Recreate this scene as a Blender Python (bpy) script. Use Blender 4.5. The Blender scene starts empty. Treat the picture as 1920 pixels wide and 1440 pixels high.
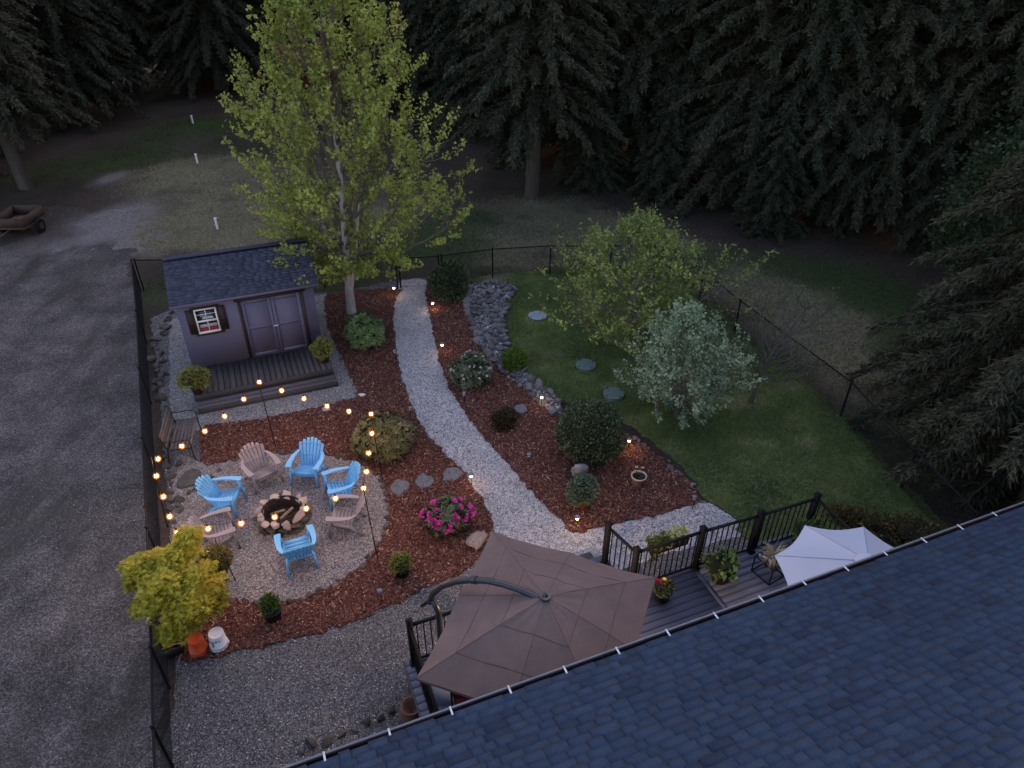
import bpy, math, random
import numpy as np
from mathutils import Vector, Matrix
R_ = math.radians
rng = np.random.default_rng(7)
random.seed(7)

# ------------------------------------------------------------------ camera, world, sun, exposure
scene = bpy.context.scene
CAM_H = 11.0; PITCH = R_(34.2); ROLL = R_(0.2); FPX = 1333.0
cam = bpy.data.cameras.new('camera')
cam.sensor_fit = 'HORIZONTAL'; cam.sensor_width = 36.0; cam.lens = 36.0 * FPX / 1920.0
cam.clip_start = 0.1; cam.clip_end = 2000
cam_ob = bpy.data.objects.new('camera', cam)
scene.collection.objects.link(cam_ob)
_F = np.array([0, math.cos(PITCH), -math.sin(PITCH)])
_U = np.array([0, math.sin(PITCH), math.cos(PITCH)])
_R = np.array([1.0, 0, 0])
_R, _U = _R * math.cos(ROLL) + _U * math.sin(ROLL), _U * math.cos(ROLL) - _R * math.sin(ROLL)
_C = np.array([0, 0, CAM_H])
cam_ob.matrix_world = Matrix(((_R[0], _U[0], -_F[0], 0), (_R[1], _U[1], -_F[1], 0), (_R[2], _U[2], -_F[2], CAM_H), (0, 0, 0, 1)))
scene.camera = cam_ob

world = bpy.data.worlds.new('World'); scene.world = world
world.use_nodes = True
wn = world.node_tree.nodes; wl = world.node_tree.links
wn.clear()
wo = wn.new('ShaderNodeOutputWorld'); wb = wn.new('ShaderNodeBackground'); sky = wn.new('ShaderNodeTexSky')
sky.sky_type = 'NISHITA'; sky.sun_disc = False
SUN_EL = R_(4.0); SUN_ROT = R_(20)
sky.sun_elevation = SUN_EL; sky.sun_rotation = SUN_ROT
sky.air_density = 1.0; sky.dust_density = 2.0; sky.ozone_density = 2.5
wt = wn.new('ShaderNodeVectorMath'); wt.operation = 'MULTIPLY'; wt.inputs[1].default_value = (1.36, 0.93, 0.80)   # camera white balance
wl.new(sky.outputs[0], wt.inputs[0]); wl.new(wt.outputs[0], wb.inputs[0]); wl.new(wb.outputs[0], wo.inputs[0])
wb.inputs[1].default_value = 0.15
sl = bpy.data.lights.new('sun', 'SUN'); sl.energy = 0.2; sl.angle = R_(90); sl.color = (1.0, 0.86, 0.82)
so = bpy.data.objects.new('sun', sl); scene.collection.objects.link(so)
so.rotation_euler = (R_(-50), 0, R_(-20))
scene.view_settings.view_transform = 'Standard'; scene.view_settings.look = 'None'
scene.view_settings.gamma = 1.0; scene.view_settings.use_curve_mapping = False
scene.view_settings.exposure = 2.98

# ------------------------------------------------------------------ helpers
def at(x, y, z=0.0):
    d = _R * (x - 960) + _U * (720 - y) + _F * FPX
    return _C + d * ((z - CAM_H) / d[2])
def on_plane(x, y, p0, p1):
    d = _R * (x - 960) + _U * (720 - y) + _F * FPX
    t = np.array([p1[0] - p0[0], p1[1] - p0[1], 0.0]); n = np.array([-t[1], t[0], 0.0])
    k = ((np.array([p0[0], p0[1], 0]) - _C) @ n) / (d @ n)
    return _C + d * k
def proj(P):
    d = np.asarray(P, float) - _C; w = d @ _F
    return 960 + FPX * (d @ _R) / w, 720 - FPX * (d @ _U) / w, w
TH = R_(21.67)
HU = np.array([math.cos(TH), math.sin(TH), 0]); HN = np.array([-math.sin(TH), math.cos(TH), 0])
HO = np.array([-1.95, 3.96, 0.0])
SO = np.array([-8.76, 16.37, 0.0])
def hp(u, n, z=0.0): return HO + HU * u + HN * n + np.array([0, 0, z])
def sp(u, n, z=0.0): return SO + HU * u + HN * n + np.array([0, 0, z])

ICO_V = []; ICO_F = []
def _ico(sub):
    t = (1 + 5 ** .5) / 2
    v = [(-1, t, 0), (1, t, 0), (-1, -t, 0), (1, -t, 0), (0, -1, t), (0, 1, t), (0, -1, -t), (0, 1, -t), (t, 0, -1), (t, 0, 1), (-t, 0, -1), (-t, 0, 1)]
    v = [np.array(a) / np.linalg.norm(a) for a in v]
    f = [(0, 11, 5), (0, 5, 1), (0, 1, 7), (0, 7, 10), (0, 10, 11), (1, 5, 9), (5, 11, 4), (11, 10, 2), (10, 7, 6), (7, 1, 8), (3, 9, 4), (3, 4, 2), (3, 2, 6), (3, 6, 8), (3, 8, 9), (4, 9, 5), (2, 4, 11), (6, 2, 10), (8, 6, 7), (9, 8, 1)]
    for _ in range(sub):
        cache = {}; nf = []
        def mid(a, b):
            k = (min(a, b), max(a, b))
            if k not in cache:
                m = v[a] + v[b]; v.append(m / np.linalg.norm(m)); cache[k] = len(v) - 1
            return cache[k]
        for a, b, c in f:
            ab, bc, ca = mid(a, b), mid(b, c), mid(c, a)
            nf += [(a, ab, ca), (b, bc, ab), (c, ca, bc), (ab, bc, ca)]
        f = nf
    return np.array(v), np.array(f)
ICO = {i: _ico(i) for i in (0, 1, 2, 3)}

class MB:
    def __init__(s): s.V = []; s.F = []; s.T = []; s.M = []; s.n = 0
    def add(s, V, F, t=0.0, m=0):
        V = np.array(V, float); F = np.array(F, int)
        if len(V) == 0 or len(F) == 0: return s
        s.V.append(V); s.F.append(F + s.n); s.n += len(V); s.M.append(m)
        s.T.append(np.broadcast_to(np.asarray(t, float), (len(V),)).copy()); return s
    def box(s, c, size, rz=0.0, ax=None, t=0.0, m=0, bev=0):
        c = np.asarray(c, float); h = np.asarray(size, float) / 2
        co = np.array([[x, y, z] for x in (-1, 1) for y in (-1, 1) for z in (-1, 1)]) * h
        if ax is None:
            a = np.array([[math.cos(rz), math.sin(rz), 0], [-math.sin(rz), math.cos(rz), 0], [0, 0, 1]])
        else: a = np.asarray(ax, float)
        return s.add(co @ a + c, [(0, 1, 3, 2), (4, 6, 7, 5), (0, 4, 5, 1), (2, 3, 7, 6), (0, 2, 6, 4), (1, 5, 7, 3)], t, m)
    def bar(s, p0, p1, w, h, up=(0, 0, 1), t=0.0, m=0):
        p0 = np.asarray(p0, float); p1 = np.asarray(p1, float); d = p1 - p0; L = np.linalg.norm(d); d /= L
        sd = np.cross(d, up)
        if np.linalg.norm(sd) < 1e-4: sd = np.cross(d, (1, 0, 0))
        sd /= np.linalg.norm(sd); u = np.cross(sd, d)
        return s.box((p0 + p1) / 2, (L, w, h), ax=[d, sd, u], t=t, m=m)
    def tube(s, P, r, k=6, cap=True, t=0.0, m=0):
        P = np.asarray(P, float); n = len(P); r = np.broadcast_to(np.asarray(r, float), (n,))
        D = np.gradient(P, axis=0); D /= np.linalg.norm(D, axis=1)[:, None] + 1e-9
        ref = np.array([0, 0, 1.0]) if abs(D[:, 2]).max() < .93 else np.array([1.0, 0.13, 0])
        A = np.cross(D, ref); A /= np.linalg.norm(A, axis=1)[:, None] + 1e-9; B = np.cross(D, A)
        an = np.arange(k) * 2 * math.pi / k
        V = P[:, None] + (A[:, None] * np.cos(an)[None, :, None] + B[:, None] * np.sin(an)[None, :, None]) * r[:, None, None]
        V = V.reshape(-1, 3)
        i = np.arange(n - 1)[:, None] * k; j = np.arange(k)[None]; j2 = (j + 1) % k
        F = np.stack([i + j, i + j2, i + k + j2, i + k + j], -1).reshape(-1, 4)
        s.add(V, F, t, m)
        if cap and k > 2:
            s.add(V[:k], [list(range(k))], t, m); s.add(V[-k:], [list(range(k))[::-1]], t, m)
        return s
    def lathe(s, prof, k=20, c=(0, 0, 0), t=0.0, m=0, sx=1, sy=1):
        prof = np.asarray(prof, float); n = len(prof); an = np.arange(k) * 2 * math.pi / k
        V = np.stack([prof[:, 0:1] * np.cos(an) * sx, prof[:, 0:1] * np.sin(an) * sy, np.repeat(prof[:, 1:2], k, 1)], -1).reshape(-1, 3) + np.asarray(c, float)
        i = np.arange(n - 1)[:, None] * k; j = np.arange(k)[None]; j2 = (j + 1) % k
        return s.add(V, np.stack([i + j, i + j2, i + k + j2, i + k + j], -1).reshape(-1, 4), t, m)
    def ico(s, c, r, sub=1, t=0.0, m=0, ax=None, noise=0.0, seed=0):
        V, F = ICO[sub]; V = V.copy()
        if noise:
            g = np.random.default_rng(seed); ph = g.normal(size=(6, 3)) * 1.9; am = g.normal(size=6)
            V = V * (1 + noise * (np.sin(V @ ph.T + am * 3) @ (am / 2)))[:, None]
        V = V * np.asarray(r, float)
        if ax is not None: V = V @ np.asarray(ax)
        return s.add(V + np.asarray(c, float), F, t, m)
    def prism(s, poly, z0, z1, t=0.0, m=0):
        poly = np.asarray(poly, float); n = len(poly)
        V = np.vstack([np.c_[poly, np.full(n, z0)], np.c_[poly, np.full(n, z1)]])
        s.add(V, [list(range(n))[::-1]], t, m); s.n -= 0
        s.add(V, [list(range(n, 2 * n))], t, m)
        s.add(V, [(i, (i + 1) % n, n + (i + 1) % n, n + i) for i in range(n)], t, m); return s
    def mesh(s, name, mats, smooth=False):
        me = bpy.data.meshes.new(name)
        V = np.vstack(s.V); me.vertices.add(len(V)); me.vertices.foreach_set('co', V.ravel())
        loops = np.concatenate([f.ravel() for f in s.F]); tot = np.concatenate([np.full(len(f), f.shape[1]) for f in s.F])
        st = np.concatenate([[0], np.cumsum(tot)[:-1]])
        me.loops.add(len(loops)); me.loops.foreach_set('vertex_index', loops)
        me.polygons.add(len(tot)); me.polygons.foreach_set('loop_start', st)
        try: me.polygons.foreach_set('loop_total', tot)
        except Exception: pass
        mats = mats if isinstance(mats, (list, tuple)) else [mats]
        for q in mats: me.materials.append(q)
        if len(mats) > 1: me.polygons.foreach_set('material_index', np.concatenate([np.full(len(f), m) for f, m in zip(s.F, s.M)]))
        if smooth: me.polygons.foreach_set('use_smooth', np.ones(len(tot), bool))
        me.update(calc_edges=True)
        T = np.concatenate(s.T)
        if T.any():
            a = me.attributes.new('tint', 'FLOAT', 'POINT'); a.data.foreach_set('value', T)
        return me
    def build(s, name, mats, parent=None, smooth=False, kind=None, loc=None, rz=0):
        return link(name, s.mesh(name, mats, smooth), parent, kind, loc, rz)

def link(name, data, parent=None, kind=None, loc=None, rz=0):
    o = bpy.data.objects.new(name, data); scene.collection.objects.link(o)
    if parent is not None: o.parent = parent
    if kind: o['kind'] = kind
    if loc is not None: o.location = tuple(loc)
    if rz: o.rotation_euler = (0, 0, rz)
    return o
def tag(o, label, cat, group=None):
    o['label'] = label; o['category'] = cat
    if group: o['group'] = group
    return o
def thing(name, label, cat, loc=(0, 0, 0), rz=0, group=None):
    o = link(name, None, loc=loc, rz=rz); o.empty_display_size = .2
    return tag(o, label, cat, group)
def dup(root, loc, rz=0, label=None, scale=None, group=None):
    r = root.copy(); scene.collection.objects.link(r); r.location = tuple(loc); r.rotation_euler = (0, 0, rz)
    if label: r['label'] = label
    if group: r['group'] = group
    if scale: r.scale = (scale,) * 3 if not hasattr(scale, '__len__') else scale
    for ch in list(root.children):
        c = ch.copy(); scene.collection.objects.link(c); c.parent = r
        for g in ch.children:
            d = g.copy(); scene.collection.objects.link(d); d.parent = c
    return r

# ------------------------------------------------------------------ materials
def nd(nt, typ, **kw):
    n = nt.nodes.new(typ)
    for k, v in kw.items():
        if k in n.inputs: n.inputs[k].default_value = v
        else: setattr(n, k, v)
    return n
def ramp(nt, fac, stops):
    r = nt.nodes.new('ShaderNodeValToRGB'); e = r.color_ramp.elements
    while len(e) < len(stops): e.new(.5)
    for i, (p, c) in enumerate(stops): e[i].position = p; e[i].color = (*c, 1) if len(c) == 3 else c
    nt.links.new(fac, r.inputs[0]); return r.outputs[0]
def newmat(name):
    m = bpy.data.materials.new(name); m.use_nodes = True; nt = m.node_tree
    return m, nt, nt.nodes['Principled BSDF']
def coord(nt, kind='Object'):
    return nt.nodes.new('ShaderNodeTexCoord').outputs[kind]
def bump(nt, b, h, strength, dist=.02):
    n = nt.nodes.new('ShaderNodeBump'); n.inputs['Strength'].default_value = strength; n.inputs['Distance'].default_value = dist
    nt.links.new(h, n.inputs['Height']); nt.links.new(n.outputs[0], b.inputs['Normal'])
def sc(c, k): return tuple(max(0, min(1, x * k)) for x in c)
def solid(name, col, rough=.6, var=.25, scale=6, metal=0, bmp=.15, stretch=None, spec=.4, objrand=0.0):
    m, nt, b = newmat(name); L = nt.links
    co = coord(nt)
    if stretch:
        mp = nt.nodes.new('ShaderNodeMapping'); mp.inputs['Scale'].default_value = stretch; L.new(co, mp.inputs[0]); co = mp.outputs[0]
    n = nd(nt, 'ShaderNodeTexNoise', Scale=scale, Detail=6.0, Roughness=.65); L.new(co, n.inputs['Vector'])
    out = ramp(nt, n.outputs[0], [(.25, sc(col, 1 - var)), (.75, sc(col, 1 + var))])
    if objrand:
        oi = nt.nodes.new('ShaderNodeObjectInfo'); mr = nd(nt, 'ShaderNodeMapRange'); mr.inputs['To Min'].default_value = 1 - objrand; mr.inputs['To Max'].default_value = 1 + objrand
        L.new(oi.outputs['Random'], mr.inputs[0]); mx = nt.nodes.new('ShaderNodeVectorMath'); mx.operation = 'SCALE'
        L.new(out, mx.inputs[0]); L.new(mr.outputs[0], mx.inputs['Scale']); out = mx.outputs[0]
    L.new(out, b.inputs['Base Color'])
    b.inputs['Roughness'].default_value = rough; b.inputs['Metallic'].default_value = metal
    b.inputs['Specular IOR Level'].default_value = spec
    if bmp: bump(nt, b, n.outputs[0], bmp)
    return m
def leafmat(name, stops, trans=.35, rough=.55, spec=.3, big=None):
    m, nt, b = newmat(name); L = nt.links
    a = nt.nodes.new('ShaderNodeAttribute'); a.attribute_name = 'tint'
    c = ramp(nt, a.outputs['Fac'], stops)
    if big:
        n = nd(nt, 'ShaderNodeTexNoise', Scale=big[0], Detail=2.0); L.new(coord(nt), n.inputs['Vector'])
        mr = nt.nodes.new('ShaderNodeMapRange'); mr.inputs['From Min'].default_value = .35; mr.inputs['From Max'].default_value = .65
        mr.inputs['To Min'].default_value = big[1]; mr.inputs['To Max'].default_value = big[2]; L.new(n.outputs[0], mr.inputs[0])
        v = nt.nodes.new('ShaderNodeVectorMath'); v.operation = 'SCALE'; L.new(c, v.inputs[0]); L.new(mr.outputs[0], v.inputs['Scale']); c = v.outputs[0]
    L.new(c, b.inputs['Base Color']); b.inputs['Roughness'].default_value = rough; b.inputs['Specular IOR Level'].default_value = spec
    t = nt.nodes.new('ShaderNodeBsdfTranslucent'); L.new(c, t.inputs[0])
    mx = nt.nodes.new('ShaderNodeMixShader'); mx.inputs[0].default_value = trans
    L.new(b.outputs[0], mx.inputs[1]); L.new(t.outputs[0], mx.inputs[2]); L.new(mx.outputs[0], nt.nodes['Material Output'].inputs[0])
    return m
def emis(name, col, strength):
    m, nt, b = newmat(name); b.inputs['Base Color'].default_value = (*col, 1)
    b.inputs['Emission Color'].default_value = (*col, 1); b.inputs['Emission Strength'].default_value = strength
    return m
def grainmat(name, stops, scale=30, rough=.9, bmp=.5, large=(.5, .8, 1.15), patches=None, feather=False):
    m, nt, b = newmat(name); L = nt.links; co = coord(nt)
    w = nd(nt, 'ShaderNodeTexNoise', Scale=scale * .5, Detail=2.0); L.new(co, w.inputs['Vector'])
    v = nd(nt, 'ShaderNodeTexVoronoi', Scale=scale, Randomness=1.0); L.new(co, v.inputs['Vector'])
    sepc = nt.nodes.new('ShaderNodeSeparateColor'); L.new(v.outputs['Color'], sepc.inputs[0])
    c = ramp(nt, sepc.outputs[0], stops)
    n = nd(nt, 'ShaderNodeTexNoise', Scale=large[0], Detail=7.0, Roughness=.62); L.new(co, n.inputs['Vector'])
    mr = nt.nodes.new('ShaderNodeMapRange'); mr.inputs['From Min'].default_value = .3; mr.inputs['From Max'].default_value = .7
    mr.inputs['To Min'].default_value = large[1]; mr.inputs['To Max'].default_value = large[2]; L.new(n.outputs[0], mr.inputs[0])
    s_ = nt.nodes.new('ShaderNodeVectorMath'); s_.operation = 'SCALE'; L.new(c, s_.inputs[0]); L.new(mr.outputs[0], s_.inputs['Scale']); c = s_.outputs[0]
    if patches:
        n2 = nd(nt, 'ShaderNodeTexNoise', Scale=patches[0], Detail=8.0, Roughness=.68, Distortion=.6)
        mpp = nt.nodes.new('ShaderNodeMapping'); mpp.inputs['Scale'].default_value = (1.5, .45, 1) if feather else (1, 1, 1); mpp.inputs['Rotation'].default_value = (0, 0, -.42 if feather else 0); L.new(co, mpp.inputs[0]); L.new(mpp.outputs[0], n2.inputs['Vector'])
        mr2 = nt.nodes.new('ShaderNodeMapRange'); mr2.inputs['From Min'].default_value = patches[1]; mr2.inputs['From Max'].default_value = patches[2]; L.new(n2.outputs[0], mr2.inputs[0])
        mx = nt.nodes.new('ShaderNodeMix'); mx.data_type = 'RGBA'; L.new(mr2.outputs[0], mx.inputs[0]); L.new(c, mx.inputs[6]); mx.inputs[7].default_value = (*patches[3], 1); c = mx.outputs[2]
    if feather:
        ga = nt.nodes.new('ShaderNodeAttribute'); ga.attribute_name = 'gcol'; n1 = nd(nt, 'ShaderNodeTexNoise', Scale=9.0, Detail=8.0, Roughness=.75); L.new(co, n1.inputs['Vector'])
        m1 = nt.nodes.new('ShaderNodeMapRange'); m1.inputs['From Min'].default_value = .3; m1.inputs['From Max'].default_value = .7; m1.inputs['To Min'].default_value = .45; m1.inputs['To Max'].default_value = 1.6; L.new(n1.outputs[0], m1.inputs[0])
        v1 = nt.nodes.new('ShaderNodeVectorMath'); v1.operation = 'SCALE'; L.new(ga.outputs['Color'], v1.inputs[0]); L.new(m1.outputs[0], v1.inputs['Scale'])
        mx1 = nt.nodes.new('ShaderNodeMix'); mx1.data_type = 'RGBA'; L.new(ga.outputs['Alpha'], mx1.inputs[0]); L.new(v1.outputs[0], mx1.inputs[6]); L.new(c, mx1.inputs[7]); c = mx1.outputs[2]
    L.new(c, b.inputs['Base Color']); b.inputs['Roughness'].default_value = rough; b.inputs['Specular IOR Level'].default_value = .2
    bump(nt, b, v.outputs['Distance'], bmp, .015)
    return m

M = {}
M['gravel'] = grainmat('pale gravel', [(0, (.20, .185, .20)), (.45, (.41, .385, .415)), (1, (.64, .61, .65))], 60, bmp=.35, large=(.9, .85, 1.12))
M['gravel_yard'] = grainmat('dimmed yard gravel', [(0, (.035, .032, .036)), (.5, (.085, .08, .086)), (1, (.20, .19, .2))], 52, bmp=.5, large=(.7, .75, 1.2))  # darker copy of the circle gravel, dimmer light painted into the tone
M['circle'] = grainmat('bulb lit circle gravel', [(0, (.06, .052, .055)), (.5, (.185, .17, .177)), (1, (.40, .37, .38))], 52, bmp=.5, large=(.9, .8, 1.15))  # same gravel as the yard, bulb light painted in as a paler tone
M['drive'] = grainmat('driveway gravel', [(0, (.040, .032, .033)), (.6, (.088, .075, .077)), (1, (.18, .16, .16))], 44, bmp=.7, large=(.8, .45, 1.5), patches=(.33, .47, .66, (.044, .037, .034)), feather=True)
M['mulch'] = grainmat('bark mulch', [(0, (.035, .012, .011)), (.55, (.11, .040, .032)), (1, (.22, .095, .07))], 26, bmp=.9, large=(1.2, .75, 1.2))
M['chip'] = leafmat('bark chips', [(0, (.045, .015, .013)), (.6, (.14, .052, .040)), (.92, (.26, .125, .09)), (1, (.42, .29, .21))], 0.0, .9)
M['pebble'] = leafmat('pebbles', [(0, (.09, .085, .095)), (.5, (.25, .245, .27)), (1, (.5, .49, .52))], 0.0, .85)
M['lawn'] = grainmat('lawn soil', [(0, (.05, .065, .03)), (.6, (.085, .11, .045)), (1, (.13, .15, .07))], 22, bmp=.6, large=(.6, .65, 1.3), patches=(.7, .55, .72, (.085, .085, .045)))
M['blade'] = leafmat('grass blades', [(0, (.08, .125, .03)), (.6, (.145, .20, .045)), (.85, (.21, .25, .08)), (1, (.36, .34, .17))], .3, big=(.7, .7, 1.25))
M['dryblade'] = leafmat('meadow grass', [(0, (.045, .068, .022)), (.45, (.08, .095, .035)), (.6, (.17, .145, .085)), (1, (.32, .27, .18))], .25, big=(.5, .75, 1.2))
M['rock'] = solid('grey basalt', (.118, .108, .118), .85, .5, 7, bmp=.6, objrand=.35)
M['rockdark'] = solid('dark mossy rock', (.075, .068, .062), .9, .55, 9, bmp=.6, objrand=.35)
M['rockwarm'] = solid('reddish fieldstone', (.36, .285, .265), .85, .4, 9, bmp=.5, objrand=.3)
M['slate'] = solid('flat slate', (.12, .125, .15), .8, .3, 12, bmp=.4)
M['black'] = solid('black powder coat', (.009, .009, .012), .7, .2, 10, bmp=.05, spec=.15)
M['blackiron'] = solid('black iron', (.015, .014, .014), .6, .3, 20, bmp=.2)
M['shedwall'] = solid('mauve grey painted siding', (.112, .102, .165), .65, .08, 4, bmp=.05)
M['sheddoor'] = solid('shed door paint', (.102, .093, .155), .6, .08, 4, bmp=.05)
M['shedtrim'] = solid('dark brown trim', (.025, .014, .013), .6, .3, 10, bmp=.1)
M['white'] = solid('white vinyl', (.72, .70, .72), .4, .04, 5, bmp=0)
M['glassdark'] = solid('dark window glass', (.01, .01, .012), .08, .2, 2, bmp=0, spec=.7)
M['redcloth'] = solid('red cloth', (.30, .018, .03), .85, .2, 8)
M['cushionred'] = solid('dark red cushion', (.12, .008, .018), .9, .2, 8)
M['pale'] = solid('pale plastic', (.35, .38, .46), .6, .1, 3)
M['sheddeck'] = solid('weathered deck boards', (.055, .047, .052), .8, .5, 5, stretch=(14, 1.2, 6), bmp=.35, objrand=.2)
M['sheddeckw'] = solid('weathered step boards', (.10, .085, .098), .8, .6, 3.5, stretch=(1.2, 16, 6), bmp=.4)
M['benchwood'] = solid('weathered bench slats', (.10, .082, .085), .8, .4, 5, stretch=(1, 10, 6), bmp=.3, objrand=.2)
M['deck'] = solid('grey composite boards', (.085, .10, .165), .55, .14, 4, stretch=(1, 12, 6), bmp=.12, objrand=.1)
M['deckside'] = solid('deck fascia', (.05, .05, .058), .6, .2, 5, bmp=.1)
M['wallhouse'] = solid('house siding', (.2, .19, .2), .7, .1, 5, bmp=.1)
M['fascia'] = solid('brown metal gutter', (.038, .022, .020), .4, .25, 6, bmp=.05)
M['guttertop'] = solid('gutter lip', (.16, .16, .19), .4, .2, 8, bmp=0)
M['soil'] = solid('potting soil', (.02, .013, .01), .95, .4, 20, bmp=.5)
M['blue'] = solid('blue resin', (.115, .39, .78), .45, .08, 4, bmp=.03)
M['mauve'] = solid('taupe resin', (.235, .215, .25), .5, .08, 4, bmp=.03)
M['canopy'] = solid('brown canvas', (.160, .104, .098), .9, .16, 2.6, bmp=.35)
M['canopyseam'] = solid('brown canvas seam', (.13, .088, .084), .9, .1, 3)
M['pole'] = solid('bronze grey pole', (.06, .06, .07), .38, .2, 8, bmp=.03, metal=.4)
M['whitecanvas'] = solid('pale canvas', (.42, .445, .58), .85, .04, 1.5, bmp=.06)
M['whiteseam'] = solid('canvas seam', (.31, .34, .48), .85, .04, 3)
M['bark'] = solid('grey bark', (.13, .105, .09), .9, .45, 7, stretch=(1, 1, .25), bmp=.6)
M['basedark'] = solid('blue grey base', (.11, .13, .19), .6, .1, 5)
M['branch'] = solid('conifer branch', (.055, .045, .038), .95, .4, 7)
M['barkred'] = solid('conifer bark', (.068, .052, .046), .95, .45, 6, stretch=(1, 1, .2), bmp=.9)
M['barkpale'] = solid('pale maple bark', (.46, .41, .39), .85, .35, 6, stretch=(1, 1, .3), bmp=.4)
M['twig'] = solid('dead twigs', (.085, .075, .072), .9, .3, 6)
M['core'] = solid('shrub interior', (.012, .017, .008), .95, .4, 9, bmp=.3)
M['terracotta'] = solid('terracotta', (.15, .075, .05), .8, .2, 6)
M['palepot'] = solid('pale clay pot', (.52, .37, .33), .7, .15, 6)
M['orange'] = solid('orange glazed pot', (.55, .13, .015), .45, .15, 5)
M['blackpot'] = solid('black plastic pot', (.02, .021, .024), .5, .2, 5)
M['brownpot'] = solid('dark brown pot', (.05, .03, .025), .5, .2, 5)
M['bucketorange'] = solid('orange plastic', (.60, .075, .012), .5, .12, 5, bmp=.02)
M['bucketwhite'] = solid('white plastic', (.72, .71, .76), .5, .06, 5, bmp=.02)
M['print'] = solid('dark print', (.04, .05, .09), .6, .1, 5)
M['lid'] = solid('pale blue lid', (.20, .25, .34), .6, .12, 5)
M['lidgreen'] = solid('green septic lid', (.085, .13, .135), .55, .2, 6)
M['lidside'] = solid('green lid rim', (.2, .29, .28), .6, .15, 6)
M['rust'] = solid('rusty steel', (.06, .035, .027), .85, .4, 7, bmp=.3)
M['ply'] = solid('stained plywood', (.24, .115, .06), .85, .45, 3, stretch=(1, 5, 3), bmp=.2)
M['wood'] = solid('split firewood', (.27, .17, .12), .85, .4, 6, stretch=(1, 8, 8), bmp=.4)
M['char'] = solid('charred wood', (.02, .015, .013), .95, .5, 9, bmp=.6)
M['steelwhite'] = solid('galvanised hanger', (.62, .64, .70), .4, .05, 5, metal=.3, bmp=0)
M['lampcap'] = solid('solar cap', (.13, .145, .19), .25, .15, 9, bmp=0)
M['lens'] = emis('warm lens', (1.0, .66, .34), 3.0)
M['lensoff'] = solid('frosted lens', (.4, .4, .42), .3, .05, 5, bmp=0)
M['bulb'] = emis('bulb filament glow', (1.0, .74, .42), 10.0)
M['flower_p'] = leafmat('magenta petals', [(0, (.6, .02, .34)), (1, (.95, .16, .66))], .3)
M['flower_w'] = leafmat('white petals', [(0, (.5, .45, .5)), (1, (.8, .78, .82))], .3)
M['flower_y'] = leafmat('yellow petals', [(0, (.8, .5, .02)), (1, (.9, .75, .1))], .3)
M['flower_r'] = leafmat('crimson petals', [(0, (.25, .005, .05)), (1, (.5, .01, .1))], .3)
M['flower_o'] = leafmat('apricot petals', [(0, (.65, .3, .12)), (1, (.8, .55, .3))], .3)
def bulbhalo():
    m, nt, b = newmat('amber bulb glass with halo'); L = nt.links
    tr = nt.nodes.new('ShaderNodeBsdfTransparent'); em = nt.nodes.new('ShaderNodeEmission')
    tr.inputs[0].default_value = (1, .8, .5, 1); em.inputs[0].default_value = (1, .25, .02, 1); em.inputs[1].default_value = .3  # orange emission paints the halo round each bulb into its shell
    mx = nt.nodes.new('ShaderNodeMixShader'); mx.inputs[0].default_value = .3
    L.new(tr.outputs[0], mx.inputs[1]); L.new(em.outputs[0], mx.inputs[2]); L.new(mx.outputs[0], nt.nodes['Material Output'].inputs[0]); return m
M['bulbhalo'] = bulbhalo()
def shinglemat(name, stops):
    m, nt, b = newmat(name); L = nt.links
    a = nt.nodes.new('ShaderNodeAttribute'); a.attribute_name = 'tint'; oi = nt.nodes.new('ShaderNodeObjectInfo')
    s_ = nt.nodes.new('ShaderNodeMath'); s_.operation = 'ADD'; L.new(a.outputs['Fac'], s_.inputs[0]); L.new(oi.outputs['Random'], s_.inputs[1])
    f = nt.nodes.new('ShaderNodeMath'); f.operation = 'FRACT'; L.new(s_.outputs[0], f.inputs[0])
    c = ramp(nt, f.outputs[0], stops)
    n = nd(nt, 'ShaderNodeTexNoise', Scale=70.0, Detail=3.0, Roughness=.8); L.new(coord(nt), n.inputs['Vector'])
    n2 = nd(nt, 'ShaderNodeTexNoise', Scale=.7, Detail=4.0); L.new(coord(nt), n2.inputs['Vector'])
    ad = nt.nodes.new('ShaderNodeMath'); ad.operation = 'MULTIPLY_ADD'; ad.inputs[1].default_value = .5; L.new(n2.outputs[0], ad.inputs[0]); L.new(n.outputs[0], ad.inputs[2])
    mr = nt.nodes.new('ShaderNodeMapRange'); mr.inputs['From Min'].default_value = .5; mr.inputs['From Max'].default_value = 1.0; mr.inputs['To Min'].default_value = .65; mr.inputs['To Max'].default_value = 1.35; L.new(ad.outputs[0], mr.inputs[0])
    v = nt.nodes.new('ShaderNodeVectorMath'); v.operation = 'SCALE'; L.new(c, v.inputs[0]); L.new(mr.outputs[0], v.inputs['Scale'])
    L.new(v.outputs[0], b.inputs['Base Color']); b.inputs['Roughness'].default_value = .92; b.inputs['Specular IOR Level'].default_value = .15
    bump(nt, b, n.outputs[0], .4, .004); return m
M['shingle'] = shinglemat('blue grey shingle', [(0, (.020, .031, .056)), (.08, (.027, .042, .076)), (.55, (.030, .047, .084)), (.9, (.034, .052, .092)), (.96, (.024, .034, .062)), (1, (.029, .035, .062))])
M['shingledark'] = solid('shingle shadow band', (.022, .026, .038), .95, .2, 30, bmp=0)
M['shedshingle'] = shinglemat('shed shingle', [(0, (.042, .045, .072)), (.3, (.055, .057, .09)), (.8, (.066, .067, .104)), (1, (.05, .05, .08))])

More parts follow.
